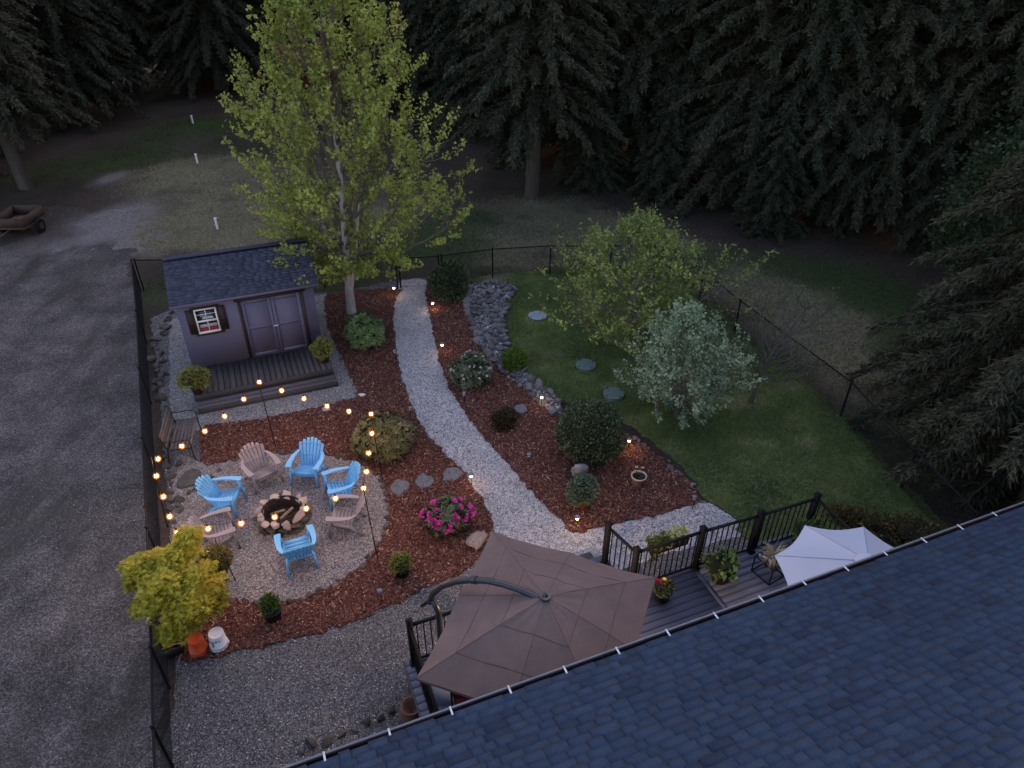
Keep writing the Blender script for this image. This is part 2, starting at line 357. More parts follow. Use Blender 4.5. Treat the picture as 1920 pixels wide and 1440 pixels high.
# ------------------------------------------------------------------ polygon tools
def pip(P, poly):
    P = np.asarray(P)[:, :2]; poly = np.asarray(poly)[:, :2]; ins = np.zeros(len(P), bool); j = len(poly) - 1
    for i in range(len(poly)):
        a, b = poly[i], poly[j]
        c = ((a[1] > P[:, 1]) != (b[1] > P[:, 1]))
        with np.errstate(divide='ignore', invalid='ignore'):
            x = (b[0] - a[0]) * (P[:, 1] - a[1]) / (b[1] - a[1] + 1e-12) + a[0]
        ins ^= c & (P[:, 0] < x); j = i
    return ins
def world_poly(pts, jit=.03, step=.12, seed=1):
    g = np.random.default_rng(seed); W = [at(*p)[:2] if len(p) == 2 else np.array(p[:2]) for p in pts]
    out = []
    for i in range(len(W)):
        p0, p1, p2, p3 = W[i - 1], W[i], W[(i + 1) % len(W)], W[(i + 2) % len(W)]
        L = np.linalg.norm(p2 - p1); k = max(1, min(60, int(L / step)))
        for q in range(k):
            t = q / k
            c = .5 * ((2 * p1) + (-p0 + p2) * t + (2 * p0 - 5 * p1 + 4 * p2 - p3) * t * t + (-p0 + 3 * p1 - 3 * p2 + p3) * t ** 3)
            l = p1 * (1 - t) + p2 * t
            b = c if L < 3.0 else l
            out.append(b + g.normal(size=2) * jit)
    return np.array(out)
def sheet(name, poly, z, mat):
    b = MB(); n = len(poly)
    b.add(np.c_[poly, np.full(n, z)], [list(range(n))])
    # turned-down edge
    b.add(np.vstack([np.c_[poly, np.full(n, z)], np.c_[poly, np.full(n, -.02)]]), [(i, (i + 1) % n, n + (i + 1) % n, n + i) for i in range(n)])
    return b.build(name, mat, kind='structure')
def scatter(poly, n, g):
    lo = poly.min(0); hi = poly.max(0); out = []
    tot = 0
    while tot < n:
        P = lo + g.random((n * 2, 2)) * (hi - lo); P = P[pip(P, poly)]; out.append(P); tot += len(P)
        if len(P) == 0: break
    return np.vstack(out)[:n]
def inview(P, z=0, m=40):
    d = np.c_[P, np.full(len(P), z)] - _C; w = d @ _F; x = 960 + FPX * (d @ _R) / w; y = 720 - FPX * (d @ _U) / w
    return (w > 0) & (x > -m) & (x < 1920 + m) & (y > -m) & (y < 1440 + m)

# smooth value noise for python-side fields
def vnoise(x, y, s, seed):
    g = np.random.default_rng(seed); T = g.random((64, 64)); X = x * s + 1000.3; Y = y * s + 1000.7
    xi = np.floor(X).astype(int); yi = np.floor(Y).astype(int); fx = X - xi; fy = Y - yi
    fx = fx * fx * (3 - 2 * fx); fy = fy * fy * (3 - 2 * fy)
    a = T[xi % 64, yi % 64]; b = T[(xi + 1) % 64, yi % 64]; c = T[xi % 64, (yi + 1) % 64]; d = T[(xi + 1) % 64, (yi + 1) % 64]
    return (a * (1 - fx) + b * fx) * (1 - fy) + (c * (1 - fx) + d * fx) * fy
def fbm(x, y, s, seed): return (vnoise(x, y, s, seed) + .5 * vnoise(x, y, s * 2.1, seed + 1) + .25 * vnoise(x, y, s * 4.3, seed + 2)) / 1.75

# ------------------------------------------------------------------ ground
def hgt(x, y):
    def blob(px, py, r, h):
        c = at(px, py); return h * np.exp(-(((x - c[0]) ** 2 + (y - c[1]) ** 2) / r ** 2))
    h = blob(390, 335, 3.0, .6) + blob(370, 255, 3.0, .5) + blob(420, 430, 2.0, .12)
    h = h + .10 * (fbm(x, y, .5, 5) - .5) * (np.clip((y - 23.6) / 2, 0, 1))
    return h
DRY = [(370, 340, 3.2, 1), (430, 430, 2.4, .9), (330, 430, 2.0, .8), (540, 440, 2.5, .8), (480, 400, 2.5, .7), (1000, 405, 2.6, .8), (1060, 440, 2.5, .7), (960, 480, 1.6, .9), (1450, 560, 2.0, .9), (1530, 640, 1.6, .7), (1560, 610, 1.6, .8), (1640, 740, 1.3, .6), (1240, 460, 2.5, .5), (700, 400, 3, .7), (1130, 440, 2, .6), (1590, 680, 1.2, .6), (1700, 820, 1.2, .4), (1380, 520, 1.8, .6), (560, 330, 2.5, .4)]
GRN = [(400, 245, 2.5, .9), (290, 300, 2.0, .5), (420, 400, 1.6, .7), (330, 540, 2.0, .6), (900, 430, 2.4, .7), (1600, 570, 2.4, .9), (1680, 640, 2.2, .8), (1500, 560, 1.6, .3), (1700, 760, 1.8, .6), (640, 500, 3, .7), (900, 480, 1.6, .5), (1420, 520, 2.0, .4), (80, 330, 2.5, .5), (200, 300, 2.5, .5), (1550, 540, 2.5, .8), (1660, 700, 2.0, .7), (1480, 600, 2, .5), (1760, 850, 2, .6), (1030, 450, 2.5, .6), (1180, 470, 2.2, .5), (800, 440, 2.5, .6), (1330, 500, 2, .5), (330, 250, 3, .5), (480, 300, 3, .5), (1620, 620, 2.2, .7)]
DIRT = [(225, 400, 1.6, .9), (235, 450, 1.8, 1), (200, 340, 1.4, .5), (240, 330, 1.2, .5), (1490, 620, 1.2, .7), (1590, 690, 1.0, .7), (1680, 790, 1.0, .7), (1620, 730, .9, .8), (100, 480, 4.0, .6)]
def field(x, y, lst):
    r = np.zeros_like(x)
    for px, py, s, a in lst:
        c = at(px, py); r = r + a * np.exp(-(((x - c[0]) ** 2 + (y - c[1]) ** 2) / s ** 2))
    return np.clip(r, 0, 1.3)
def masks(x, y):
    n = fbm(x, y, 1.3, 11)
    d = field(x, y, DRY) * (.35 + 1.3 * n); g = field(x, y, GRN) * (.3 + 1.3 * fbm(x, y, 1.1, 21)); t = field(x, y, DIRT) * (.3 + 1.4 * fbm(x, y, .8, 31))
    ss = lambda v, a, b: np.clip((v - a) / (b - a), 0, 1) ** 1.5
    return ss(d, .12, .85), ss(g, .10, .8), ss(t, .25, .9)
def axis(lo, hi, st, far):
    a = list(np.arange(lo, hi + st, st)); p = lo; q = a[-1]; s = st
    while q < far: s *= 1.5; q += s; a.append(q)
    s = st
    while p > -far: s *= 1.5; p -= s; a.insert(0, p)
    return np.array(a)
def gcolor(x, y):
    d, g_, t_ = masks(x, y); base = np.array([.046, .034, .029])
    col = np.tile(base, (len(x), 1)) * (.6 + .8 * fbm(x, y, .6, 44))[:, None]
    for mk, c in ((t_, (.15, .13, .135)), (g_, (.042, .058, .024)), (d, (.15, .13, .088))):
        col = col * (1 - mk[:, None]) + np.array(c) * mk[:, None]
    return col
gx = axis(-32, 26, .22, 400); gy = axis(-2, 50, .22, 400)
X, Y = np.meshgrid(gx, gy); nx, ny = len(gx), len(gy)
x, y = X.ravel(), Y.ravel()
b = MB(); i = (np.arange(ny - 1)[:, None] * nx + np.arange(nx - 1)[None]).ravel()
b.add(np.c_[x, y, hgt(x, y)], np.stack([i, i + 1, i + nx + 1, i + nx], -1))
m, nt, bs = newmat('forest floor and meadow'); L = nt.links
at_ = nt.nodes.new('ShaderNodeAttribute'); at_.attribute_name = 'gcol'
n1 = nd(nt, 'ShaderNodeTexNoise', Scale=9.0, Detail=8.0, Roughness=.75); L.new(coord(nt), n1.inputs['Vector'])
mr = nt.nodes.new('ShaderNodeMapRange'); mr.inputs['From Min'].default_value = .3; mr.inputs['From Max'].default_value = .7; mr.inputs['To Min'].default_value = .45; mr.inputs['To Max'].default_value = 1.6; L.new(n1.outputs[0], mr.inputs[0])
v_ = nt.nodes.new('ShaderNodeVectorMath'); v_.operation = 'SCALE'; L.new(at_.outputs['Color'], v_.inputs[0]); L.new(mr.outputs[0], v_.inputs['Scale']); L.new(v_.outputs[0], bs.inputs['Base Color'])
bs.inputs['Roughness'].default_value = .95; bs.inputs['Specular IOR Level'].default_value = .1; bump(nt, bs, n1.outputs[0], .7, .05)
ground = b.build('ground', m, smooth=True, kind='structure')
col = gcolor(x, y)
ca = ground.data.attributes.new('gcol', 'FLOAT_COLOR', 'POINT'); ca.data.foreach_set('color', np.c_[col, np.ones(len(col))].ravel().astype(np.float32))

LE = [(752, 528), (742, 560), (737, 600), (744, 660), (752, 700), (766, 750), (790, 800), (830, 850), (870, 890), (905, 945), (925, 985)]
RE = [(802, 528), (803, 570), (812, 620), (829, 690), (850, 740), (880, 785), (920, 835), (960, 880), (1010, 935), (1050, 975), (1075, 998)]
drive = world_poly([(262, 570), (285, 850), (300, 1100), (320, 1480), (300, 1700), (-900, 1700), (-900, 500), (-300, 400), (0, 395), (100, 385), (200, 372), (252, 385), (262, 440), (246, 500)], .05, .3, 3)
def drive_sheet():
    st = .125; lo = drive.min(0); X, Y = np.meshgrid(np.arange(max(lo[0], -40), drive[:, 0].max() + st, st), np.arange(max(lo[1], -3), drive[:, 1].max() + st, st)); n_y, n_x = X.shape
    P = np.c_[X.ravel(), Y.ravel()]; ins = pip(P, drive); i = (np.arange(n_y - 1)[:, None] * n_x + np.arange(n_x - 1)[None]).ravel()
    q = np.stack([i, i + 1, i + n_x + 1, i + n_x], -1); keep = ins[q].all(1); q = q[keep]
    u, inv = np.unique(q, return_inverse=True); V = P[u]; b = MB()
    # pull the right-hand rim cells onto the fence line
    b.add(np.c_[V, hgt(V[:, 0], V[:, 1]) * 0 + .006], inv.reshape(q.shape))
    o = b.build('driveway', M['drive'], kind='structure', smooth=True)
    col = gcolor(V[:, 0], V[:, 1]); A = at(0, 462); B_ = at(250, 452); lim = A[1] + (B_[1] - A[1]) * (V[:, 0] - A[0]) / (B_[0] - A[0])
    k = np.clip((lim - V[:, 1] + 4.5 * (fbm(V[:, 0], V[:, 1], .7, 71) - .5)) / 1.6 + .5, 0, 1)
    ca = o.data.attributes.new('gcol', 'FLOAT_COLOR', 'POINT'); ca.data.foreach_set('color', np.c_[col, k].ravel().astype(np.float32))
drive_sheet()
yard = world_poly([(283, 600), (296, 700), (305, 800), (312, 900), (318, 1000), (324, 1120), (330, 1300), (345, 1600), (1300, 1600), (1700, 1150), (1400, 1010), (1388, 988), (1345, 952), (1300, 930), (1180, 850), (1060, 780), (960, 700), (880, 600), (815, 527), (745, 527), (620, 548), (420, 560)], .02, .2, 4)
sheet('gravel_yard', yard, .012, M['gravel_yard'])
pathp = world_poly(LE + [(950, 1040), (1060, 1060), (1150, 1060)] + [(1100, 1000)] + RE[::-1], .025, .12, 5)
pathp = world_poly(LE + [(945, 1040), (980, 1080), (1120, 1080), (1250, 1040), (1330, 1020), (1400, 1000), (1388, 985), (1345, 950), (1305, 945), (1200, 973), (1130, 988)] + RE[::-1], .025, .12, 5)
circ = world_poly([(330, 860), (380, 868), (440, 860), (540, 846), (660, 860), (702, 884), (726, 918), (732, 965), (720, 1012), (688, 1060), (632, 1102), (570, 1128), (510, 1136), (450, 1132), (400, 1134), (350, 1100), (325, 1000)], .02, .12, 14)
sheet('gravel_fire_circle', circ, .022, M['circle'])
shedg = world_poly([(318, 600), (612, 552), (625, 640), (657, 700), (673, 744), (650, 752), (600, 768), (500, 788), (430, 798), (383, 806), (330, 800), (318, 700)], .02, .12, 15)
sheet('gravel_round_shed', shedg, .020, M['circle'])
sheet('gravel_path', pathp, .017, M['gravel'])
bed1 = world_poly([(745, 543)] + LE[1:] + [(905, 1030), (870, 1072), (800, 1103), (730, 1138), (640, 1174), (540, 1200), (430, 1226), (345, 1243), (332, 1200), (345, 1150), (400, 1130), (450, 1128), (510, 1132), (570, 1124), (630, 1098), (685, 1055), (716, 1010), (728, 965), (722, 918), (700, 884), (660, 864), (600, 852), (540, 850), (480, 856), (440, 862), (400, 872), (380, 868), (383, 802), (430, 795), (500, 785), (600, 765), (650, 750), (670, 742), (655, 700), (630, 650), (612, 600), (612, 555), (640, 548)], .03, .10, 6)
sheet('mulch_bed_by_fire_circle', bed1, .035, M['mulch'])
bed2 = world_poly([(804, 532)] + RE[1:] + [(1130, 988), (1200, 973), (1300, 948), (1308, 935), (1292, 905), (1262, 880), (1200, 835), (1160, 805), (1080, 790), (1040, 780), (1000, 745), (962, 712), (935, 690), (905, 655), (890, 612), (878, 590), (874, 562), (884, 538), (860, 524)], .03, .10, 7)
sheet('mulch_bed_by_lawn', bed2, .035, M['mulch'])
lawn = world_poly([(886, 524), (1030, 508), (1255, 500), (1306, 545), (1378, 612), (1480, 695), (1575, 776), (1694, 903), (1830, 1050), (2000, 1250), (1700, 1160), (1400, 1012), (1390, 985), (1348, 950), (1312, 930), (1296, 895), (1222, 830), (1172, 795), (1050, 750), (1010, 720), (975, 690), (955, 650), (945, 610), (945, 570), (968, 545), (905, 533)], .03, .12, 8)
sheet('lawn', lawn, .03, M['lawn'])
creek = world_poly([(884, 538), (905, 532), (968, 543), (948, 570), (945, 610), (955, 650), (972, 688), (1010, 722), (1050, 755), (1042, 782), (1000, 747), (960, 714), (935, 692), (903, 655), (888, 612), (875, 590), (872, 560)], .02, .12, 9)
sheet('creek_bed', creek, .028, M['gravel_yard'])

# loose ground cover
def blades(P, z, h, w, tint, g, lean=.5):
    n = len(P); a = g.random(n) * 2 * math.pi; dx = np.cos(a); dy = np.sin(a)
    ln = g.normal(size=(n, 2)) * lean
    B = np.c_[P, np.broadcast_to(z, (n,))]; wv = np.c_[dx, dy, np.zeros(n)] * w[:, None]
    tip = B + np.c_[ln * h[:, None], h]
    V = np.stack([B - wv, B + wv, tip], 1).reshape(-1, 3)
    return V, np.arange(3 * n).reshape(-1, 3), np.repeat(tint, 3)
g = np.random.default_rng(31)
P = scatter(lawn, 190000, g); P = P[inview(P)]
nn = fbm(P[:, 0], P[:, 1], 1.2, 51)
V, F, T = blades(P, .028, .03 + .045 * g.random(len(P)), .004 + .004 * g.random(len(P)), np.clip(.18 + .35 * g.random(len(P)) + 2.0 * (nn - .45), .01, 1), g, .7)
b = MB(); b.add(V, F, T); o = b.build('lawn_grass', M['blade'], kind='stuff'); tag(o, 'short green grass covering the lawn inside the fence', 'grass')
# meadow blades outside the fence
fence_poly = np.array([(-12.63, 21.75), (-6.44, 22.06), (-3.9, 22.0), (-.69, 22.81), (1.33, 23.11), (5.57, 23.1), (6.85, 19.05), (8.47, 14.71), (8.82, 12.0), (9.13, 10.08), (9.6, 7), (9.6, 0), (-4, 0), (-5.17, 5.69), (-8.2, 12.35)])
P = np.c_[g.uniform(-24, 22, 700000), g.uniform(6, 46, 700000)]
P = P[inview(P)]; P = P[~pip(P, fence_poly)]; P = P[(~pip(P, drive) | ((P[:, 1] > 22.5) & (g.random(len(P)) < .5)))]
d, gg, t = masks(P[:, 0], P[:, 1]); pr = np.clip(d + gg, .05, 1)
k = g.random(len(P)) < pr; P = P[k]; d = d[k]; gg = gg[k]
if len(P) > 260000: k = g.permutation(len(P))[:260000]; P = P[k]; d = d[k]; gg = gg[k]
tt = np.where(g.random(len(P)) < d ** 2 / (d ** 2 + gg ** 2 + 1e-3), .5 + .5 * g.random(len(P)), .01 + .42 * g.random(len(P)))
V, F, T = blades(P, hgt(P[:, 0], P[:, 1]) - .01, .05 + .08 * g.random(len(P)), .006 + .007 * g.random(len(P)), tt, g, .9)
b = MB(); b.add(V, F, T); o = b.build('meadow_grass', M['dryblade'], kind='stuff'); tag(o, 'rough dry and green grass in patches beyond the chain link fence', 'grass')
def chips(poly, n, seed, z, ln, wd, mat, name, label, cat):
    g = np.random.default_rng(seed); P = scatter(poly, n, g); P = P[inview(P)]; n = len(P)
    a = g.random(n) * 2 * math.pi; D = np.c_[np.cos(a), np.sin(a), g.normal(size=n) * .35]; W = np.c_[-np.sin(a), np.cos(a), g.normal(size=n) * .35]
    l = ln * (.4 + g.random(n) ** 2); w = wd * (.4 + g.random(n)); C = np.c_[P, z + g.random(n) * .02]
    V = np.stack([C - D * l[:, None] - W * w[:, None] * .6, C + D * l[:, None] - W * w[:, None], C + D * l[:, None] * .9 + W * w[:, None] * .7, C - D * l[:, None] + W * w[:, None]], 1).reshape(-1, 3)
    b = MB(); b.add(V, np.arange(4 * n).reshape(-1, 4), np.repeat(.02 + .98 * g.random(n) ** 1.4, 4))
    o = b.build(name, mat, kind='stuff'); return tag(o, label, cat)
chips(bed1, 70000, 41, .038, .035, .012, M['chip'], 'bark_chips', 'loose reddish bark chips around the fire circle and shed', 'bark chips')
chips(bed2, 55000, 42, .038, .035, .012, M['chip'], 'bark_chips', 'loose reddish bark chips between the path and the lawn', 'bark chips')
chips(pathp, 22000, 43, .019, .012, .010, M['pebble'], 'path_pebbles', 'pale crushed gravel covering the curved path', 'gravel')
chips(circ, 16000, 48, .024, .012, .010, M['pebble'], 'circle_pebbles', 'crushed gravel inside the fire circle', 'gravel')
chips(yard, 60000, 44, .0125, .012, .010, M['pebble'], 'yard_pebbles', 'grey crushed gravel spread round the fire pit and yard', 'gravel')
def wpebbles():
    g = np.random.default_rng(45); P = scatter(drive, 60000, g); P = P[inview(P)][:14000]; n = len(P)
    b = MB(); V, F = ICO[0]
    s = (.005 + .010 * g.random(n) ** 5)
    V2 = (V[None] * s[:, None, None] * np.array([1, 1, .6]) + np.c_[P, np.full(n, .008)][:, None]).reshape(-1, 3)
    F2 = (F[None] + (np.arange(n) * 12)[:, None, None]).reshape(-1, 3)
    b.add(V2, F2, np.repeat(.02 + .7 * g.random(n) ** 2, 12)); tag(b.build('driveway_pebbles', M['pebble'], kind='stuff'), 'scattered loose stones on the dark gravel driveway', 'gravel')
wpebbles()

# ------------------------------------------------------------------ rocks
def rockmesh(seed, mat, flat=1.0, sub=1):
    g = np.random.default_rng(seed); V, F = ICO[sub]; V = V.copy()
    for _ in range(11):
        n = g.normal(size=3); n /= np.linalg.norm(n); dd = .34 + .42 * g.random()
        s_ = V @ n; k = s_ > dd; V[k] -= n * (s_[k] - dd)[:, None] * .92
    V *= (1 + .09 * g.normal(size=(len(V), 1))); V *= np.array([1, .75 + .25 * g.random(), flat])
    b = MB(); b.add(V, F); return b.mesh('stone', mat)
ROCK = {k: [rockmesh(s, M[k], .7) for s in range(60, 66)] for k in ('rock', 'rockdark', 'rockwarm')}
def stone(parent, P, s, kind='rock', sink=.3, rot=None, name='stone', sz=None):
    o = link(name, random.choice(ROCK[kind]), parent); o.location = (P[0], P[1], P[2] + s * (.7 - sink) * .6)
    o.rotation_euler = (random.uniform(-.5, .5), random.uniform(-.5, .5), random.uniform(0, 6.28) if rot is None else rot)
    o.scale = (s * random.uniform(.85, 1.2), s * random.uniform(.8, 1.1), s * random.uniform(.7, 1.0)) if sz is None else sz
    return o
def border(label, pts, size, kind='rock', spacing=1.7, jit=.05, group=None, z=.01, name='stone_border'):
    W = [at(*p) for p in pts]; t = thing(name, label, 'rocks', (W[0][0], W[0][1], 0), group=group); o0 = W[0]
    for a, c in zip(W[:-1], W[1:]):
        Ls = np.linalg.norm(c - a); n = max(1, int(Ls / (size * spacing)))
        for q in range(n):
            p = a + (c - a) * ((q + .5) / n) + np.append(rng.normal(size=2) * jit, 0)
            stone(t, (p[0] - o0[0], p[1] - o0[1], z), size * random.uniform(.65, 1.25), kind)
    return t
border('dark rocks in a rough line between the left fence and the shed', [(322, 585), (303, 640), (306, 690), (298, 745), (312, 775)], .165, 'rockdark', 1.25, .10)
border('dark rocks piled behind and beside the slatted bench', [(312, 780), (318, 810), (322, 850), (342, 862)], .16, 'rockdark', 1.2, .12)
border('dark rocks running from the light pole base down to the fence', [(313, 872), (321, 892), (321, 917), (321, 945), (322, 975)], .14, 'rockdark', 1.3, .05)
border('dark rocks in a diagonal row behind the left blue chair', [(412, 876), (402, 894), (380, 912), (365, 921), (344, 940), (334, 958), (330, 985)], .125, 'rockdark', 1.4, .04)
border('small dark edging stones along the top of the fire circle', [(430, 868), (480, 856), (540, 850), (600, 852), (660, 864), (700, 884)], .11, 'rockdark', 1.8, .03)
border('dark edging stones along the right side of the fire circle', [(700, 884), (722, 918), (729, 965), (724, 995), (716, 1010)], .13, 'rockdark', 1.7, .02)
border('edging stones along the bottom of the fire circle by the mulch', [(716, 1012), (685, 1055), (630, 1098), (570, 1124), (510, 1132), (450, 1128), (415, 1130)], .11, 'rockdark', 1.7, .03)
border('low stone edging between the lawn and the right mulch bed', [(1165, 808), (1200, 833), (1235, 858), (1265, 882), (1292, 905), (1306, 932)], .10, 'rock', 1.6, .04)
border('small edging stones where the shed gravel meets the mulch', [(612, 590), (630, 648), (655, 700), (670, 742), (650, 752)], .07, 'rock', 2.6, .03)
border('rocks half hidden in the shade below the gutter at the yard edge', [(545, 1418), (600, 1392), (655, 1372), (700, 1352), (745, 1335)], .12, 'rockdark', 1.5, .03)
# dry creek
c0 = at(930, 620); creek_t = thing('dry_creek', 'winding bed of grey rocks between the mulch and the lawn', 'rocks', (c0[0], c0[1], 0))
g = np.random.default_rng(77); P = scatter(creek, 1500, g); placed = []
for p in P:
    s_ = float(np.clip(.10 + .12 * g.random() ** 1.6, .08, .24))
    if all((p[0] - q[0]) ** 2 + (p[1] - q[1]) ** 2 > (.62 * (s_ + q[2])) ** 2 for q in placed): placed.append((p[0], p[1], s_))
    if len(placed) >= 260: break
for px_, py_, s_ in placed: stone(creek_t, (px_ - c0[0], py_ - c0[1], .03), s_, 'rock', .1)
for pts in ([(884, 545), (874, 562), (877, 590), (889, 615), (905, 655)], [(905, 534), (935, 533), (966, 545)], [(955, 575), (938, 600), (950, 645), (968, 690)]):
    W = [at(*p) for p in pts]
    for a, c in zip(W[:-1], W[1:]):
        for q in range(4):
            p = a + (c - a) * (q + .5) / 4; stone(creek_t, (p[0] - c0[0], p[1] - c0[1], .05), .18, 'rock')
chips(creek, 5000, 47, .04, .03, .025, M['pebble'], 'creek_pebbles', 'small grey stones filling the dry creek bed', 'gravel')
def boulder(px, py, r, kind, label, sx=1, sy=1, h=.7):
    p = at(px, py); b = MB(); me = rockmesh(int(px), M[kind], 1.0, 2); o = link('boulder', me, loc=(p[0], p[1], r * h * .6)); o.scale = (r * sx, r * sy, r * h)
    o.rotation_euler = (0, 0, px % 6); return tag(o, label, 'rock')
boulder(1087, 893, .26, 'rockwarm', 'brown pointed boulder behind the orange pot of foliage', .9, .8, 1.1)
boulder(889, 1022, .30, 'rockwarm', 'large reddish boulder beside the corner of the brown umbrella', 1.2, .9, .8)
def flag(px, py, rx, ry, mat, label, seed, h=.05, group=None, name='stepping_stone'):
    p = at(px, py); g = np.random.default_rng(seed); a = np.arange(14) / 14 * 2 * math.pi; r = 1 + .10 * g.normal(size=14)
    b = MB(); b.prism(np.c_[np.cos(a) * rx * r, np.sin(a) * ry * r], -.02, h); b.prism(np.c_[np.cos(a) * rx * r * .93, np.sin(a) * ry * r * .93], h, h + .012)
    o = b.build(name, M[mat], loc=(p[0], p[1], 0)); return tag(o, label, 'stepping stone', group)
flag(750, 916, .215, .26, 'slate', 'round slate stepping stone nearest the fire circle', 1)
flag(797, 905, .22, .24, 'slate', 'middle of the three round slate stepping stones in the mulch', 2)
flag(848, 891, .24, .24, 'slate', 'round slate stepping stone nearest the curved path', 3)
flag(976, 771, .17, .19, 'slate', 'flat blue grey stone lying beside the low dark shrub', 4, .09, name='flat_stone')
flag(357, 900, .26, .32, 'rockdark', 'wide flat dark stone in the gravel below the bench', 5)
flag(612, 725 + 45, .10, .10, 'pale', 'small pale stone at the mulch edge left of the string lights', 6, name='flat_stone')
flag(679, 743, .10, .06, 'bucketwhite', 'small white stone on the mulch near the shed gravel', 7, name='flat_stone')

# ------------------------------------------------------------------ foliage tools
def kites(P, D, W, l, w, fold=.25):
    n = len(P); Nn = np.cross(D, W); l = l[:, None]; w = w[:, None]
    V = np.stack([P, P + D * l * .45 + W * w + Nn * w * fold, P + D * l, P + D * l * .45 - W * w + Nn * w * fold], 1).reshape(-1, 3)
    i = np.arange(n)[:, None] * 4
    return V, np.vstack([np.c_[i, i + 1, i + 2], np.c_[i, i + 2, i + 3]])
def unit(a): return a / (np.linalg.norm(a, axis=-1, keepdims=True) + 1e-9)
def perp(D, g):
    return unit(np.cross(D, g.normal(size=D.shape)))
def stars(P, D, W, r, k=5, wid=.22, spread=2.2):
    out = []; n = len(P)
    for q in range(k):
        a = (q - (k - 1) / 2) * spread / (k - 1) * 1.0; L = r * (1 - .28 * abs(q - (k - 1) / 2) / ((k - 1) / 2))
        d = D * math.cos(a) + W * math.sin(a); s_ = np.cross(np.cross(D, W), d)
        out.append(np.stack([P + s_ * (L * wid * .5)[:, None] + d * (L * .35)[:, None], P, P - s_ * (L * wid * .5)[:, None] + d * (L * .35)[:, None], P + d * L[:, None]], 1))
    V = np.concatenate(out).reshape(-1, 3); m = len(V) // 4; i = np.arange(m)[:, None] * 4
    return V, np.c_[i, i + 1, i + 2, i + 3]

def shrub(name, label, px, py, rx, rz, mat, n, leaf, seed, flowers=None, whorl=0, rough=.12, ry=None, z=0, group=None, pos=None, parent=None, squash=.0, flat=.3, base_z=0, cz=None, lw=.28):
    """leafy mound: branches core + foliage (+ blossoms)"""
    g = np.random.default_rng(seed); ry = ry or rx
    p = at(px, py) if pos is None else np.asarray(pos, float)
    t = thing(name, label, 'shrub', (p[0], p[1], z), group=group) if parent is None else parent
    cz = rz * .92 if cz is None else cz; o0 = np.array([0, 0, base_z + cz])
    u = unit(g.normal(size=(n, 3))); u = u[u[:, 2] > -.75]; n = len(u)
    ph = g.normal(size=(8, 3)) * 3.0; am = g.random(8) * 6
    rr = 1 + rough * (np.sin(u @ ph.T + am).sum(1) / 2.5)
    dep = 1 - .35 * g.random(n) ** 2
    S = np.array([rx, ry, rz])
    if whorl:
        k = max(1, n // whorl); c = u[:k] * (rr[:k] * (1 - .22 * g.random(k) ** 2))[:, None] * S + o0; ax = unit(u[:k] + np.array([0, 0, .5]) + g.normal(size=(k, 3)) * .25)
        a0 = perp(ax, g); b0 = np.cross(ax, a0); Pn = []; Dn = []; Wn = []; Tn = []
        tc = g.random(k)
        for q in range(whorl):
            an = q * 2.4 + g.random(k) * .6; rad = a0 * np.cos(an)[:, None] + b0 * np.sin(an)[:, None]; up = (.15 + .5 * g.random(k))[:, None]
            D = unit(rad + ax * up); Pn.append(c); Dn.append(D); Wn.append(unit(np.cross(D, ax))); Tn.append(tc * .6 + .4 * g.random(k))
        Pn = np.vstack(Pn); Dn = np.vstack(Dn); Wn = np.vstack(Wn); T = np.concatenate(Tn)
        l = leaf * (.75 + .5 * g.random(len(Pn))); V, F = kites(Pn, Dn, Wn, l, l * .17); T4 = np.repeat(.02 + .96 * T, 4)
    else:
        Pn = u * (rr * dep)[:, None] * S + o0; D = unit(u * .8 + g.normal(size=(n, 3)) * .6 + np.array([0, 0, flat])); W = perp(D, g)
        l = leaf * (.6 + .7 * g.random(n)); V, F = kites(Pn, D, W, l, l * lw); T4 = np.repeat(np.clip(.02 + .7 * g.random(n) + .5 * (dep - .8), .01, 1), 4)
    b = MB(); b.add(V, F, T4); b.build('foliage', mat, t, kind='stuff')
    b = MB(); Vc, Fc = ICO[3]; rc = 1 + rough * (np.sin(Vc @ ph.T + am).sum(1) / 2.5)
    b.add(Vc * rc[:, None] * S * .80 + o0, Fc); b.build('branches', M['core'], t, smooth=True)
    if base_z == 0 and pos is None:
        b = MB(); b.tube([(0, 0, -.02), (0, 0, cz * .6)], [.035, .025], 6); b.build('stem', M['bark'], t)
    if flowers:
        mt, nf, fr, zmin = flowers; cand = unit(g.normal(size=(nf * 6, 3))); cand = cand[cand[:, 2] > zmin][:nf]
        rf = 1 + rough * (np.sin(cand @ ph.T + am).sum(1) / 2.5)
        for q in range(len(cand)):
            c = cand[q] * S * rf[q] * 1.03 + o0; k = 16; dd = unit(cand[q] + g.normal(size=(k, 3)) * .75); V, F = kites(np.tile(c, (k, 1)), dd, perp(dd, g), np.full(k, fr), np.full(k, fr * .42))
            b = MB(); b.add(V, F, np.repeat(.05 + .9 * g.random(k), 4)); b.build('blossom', mt, t)
    return t

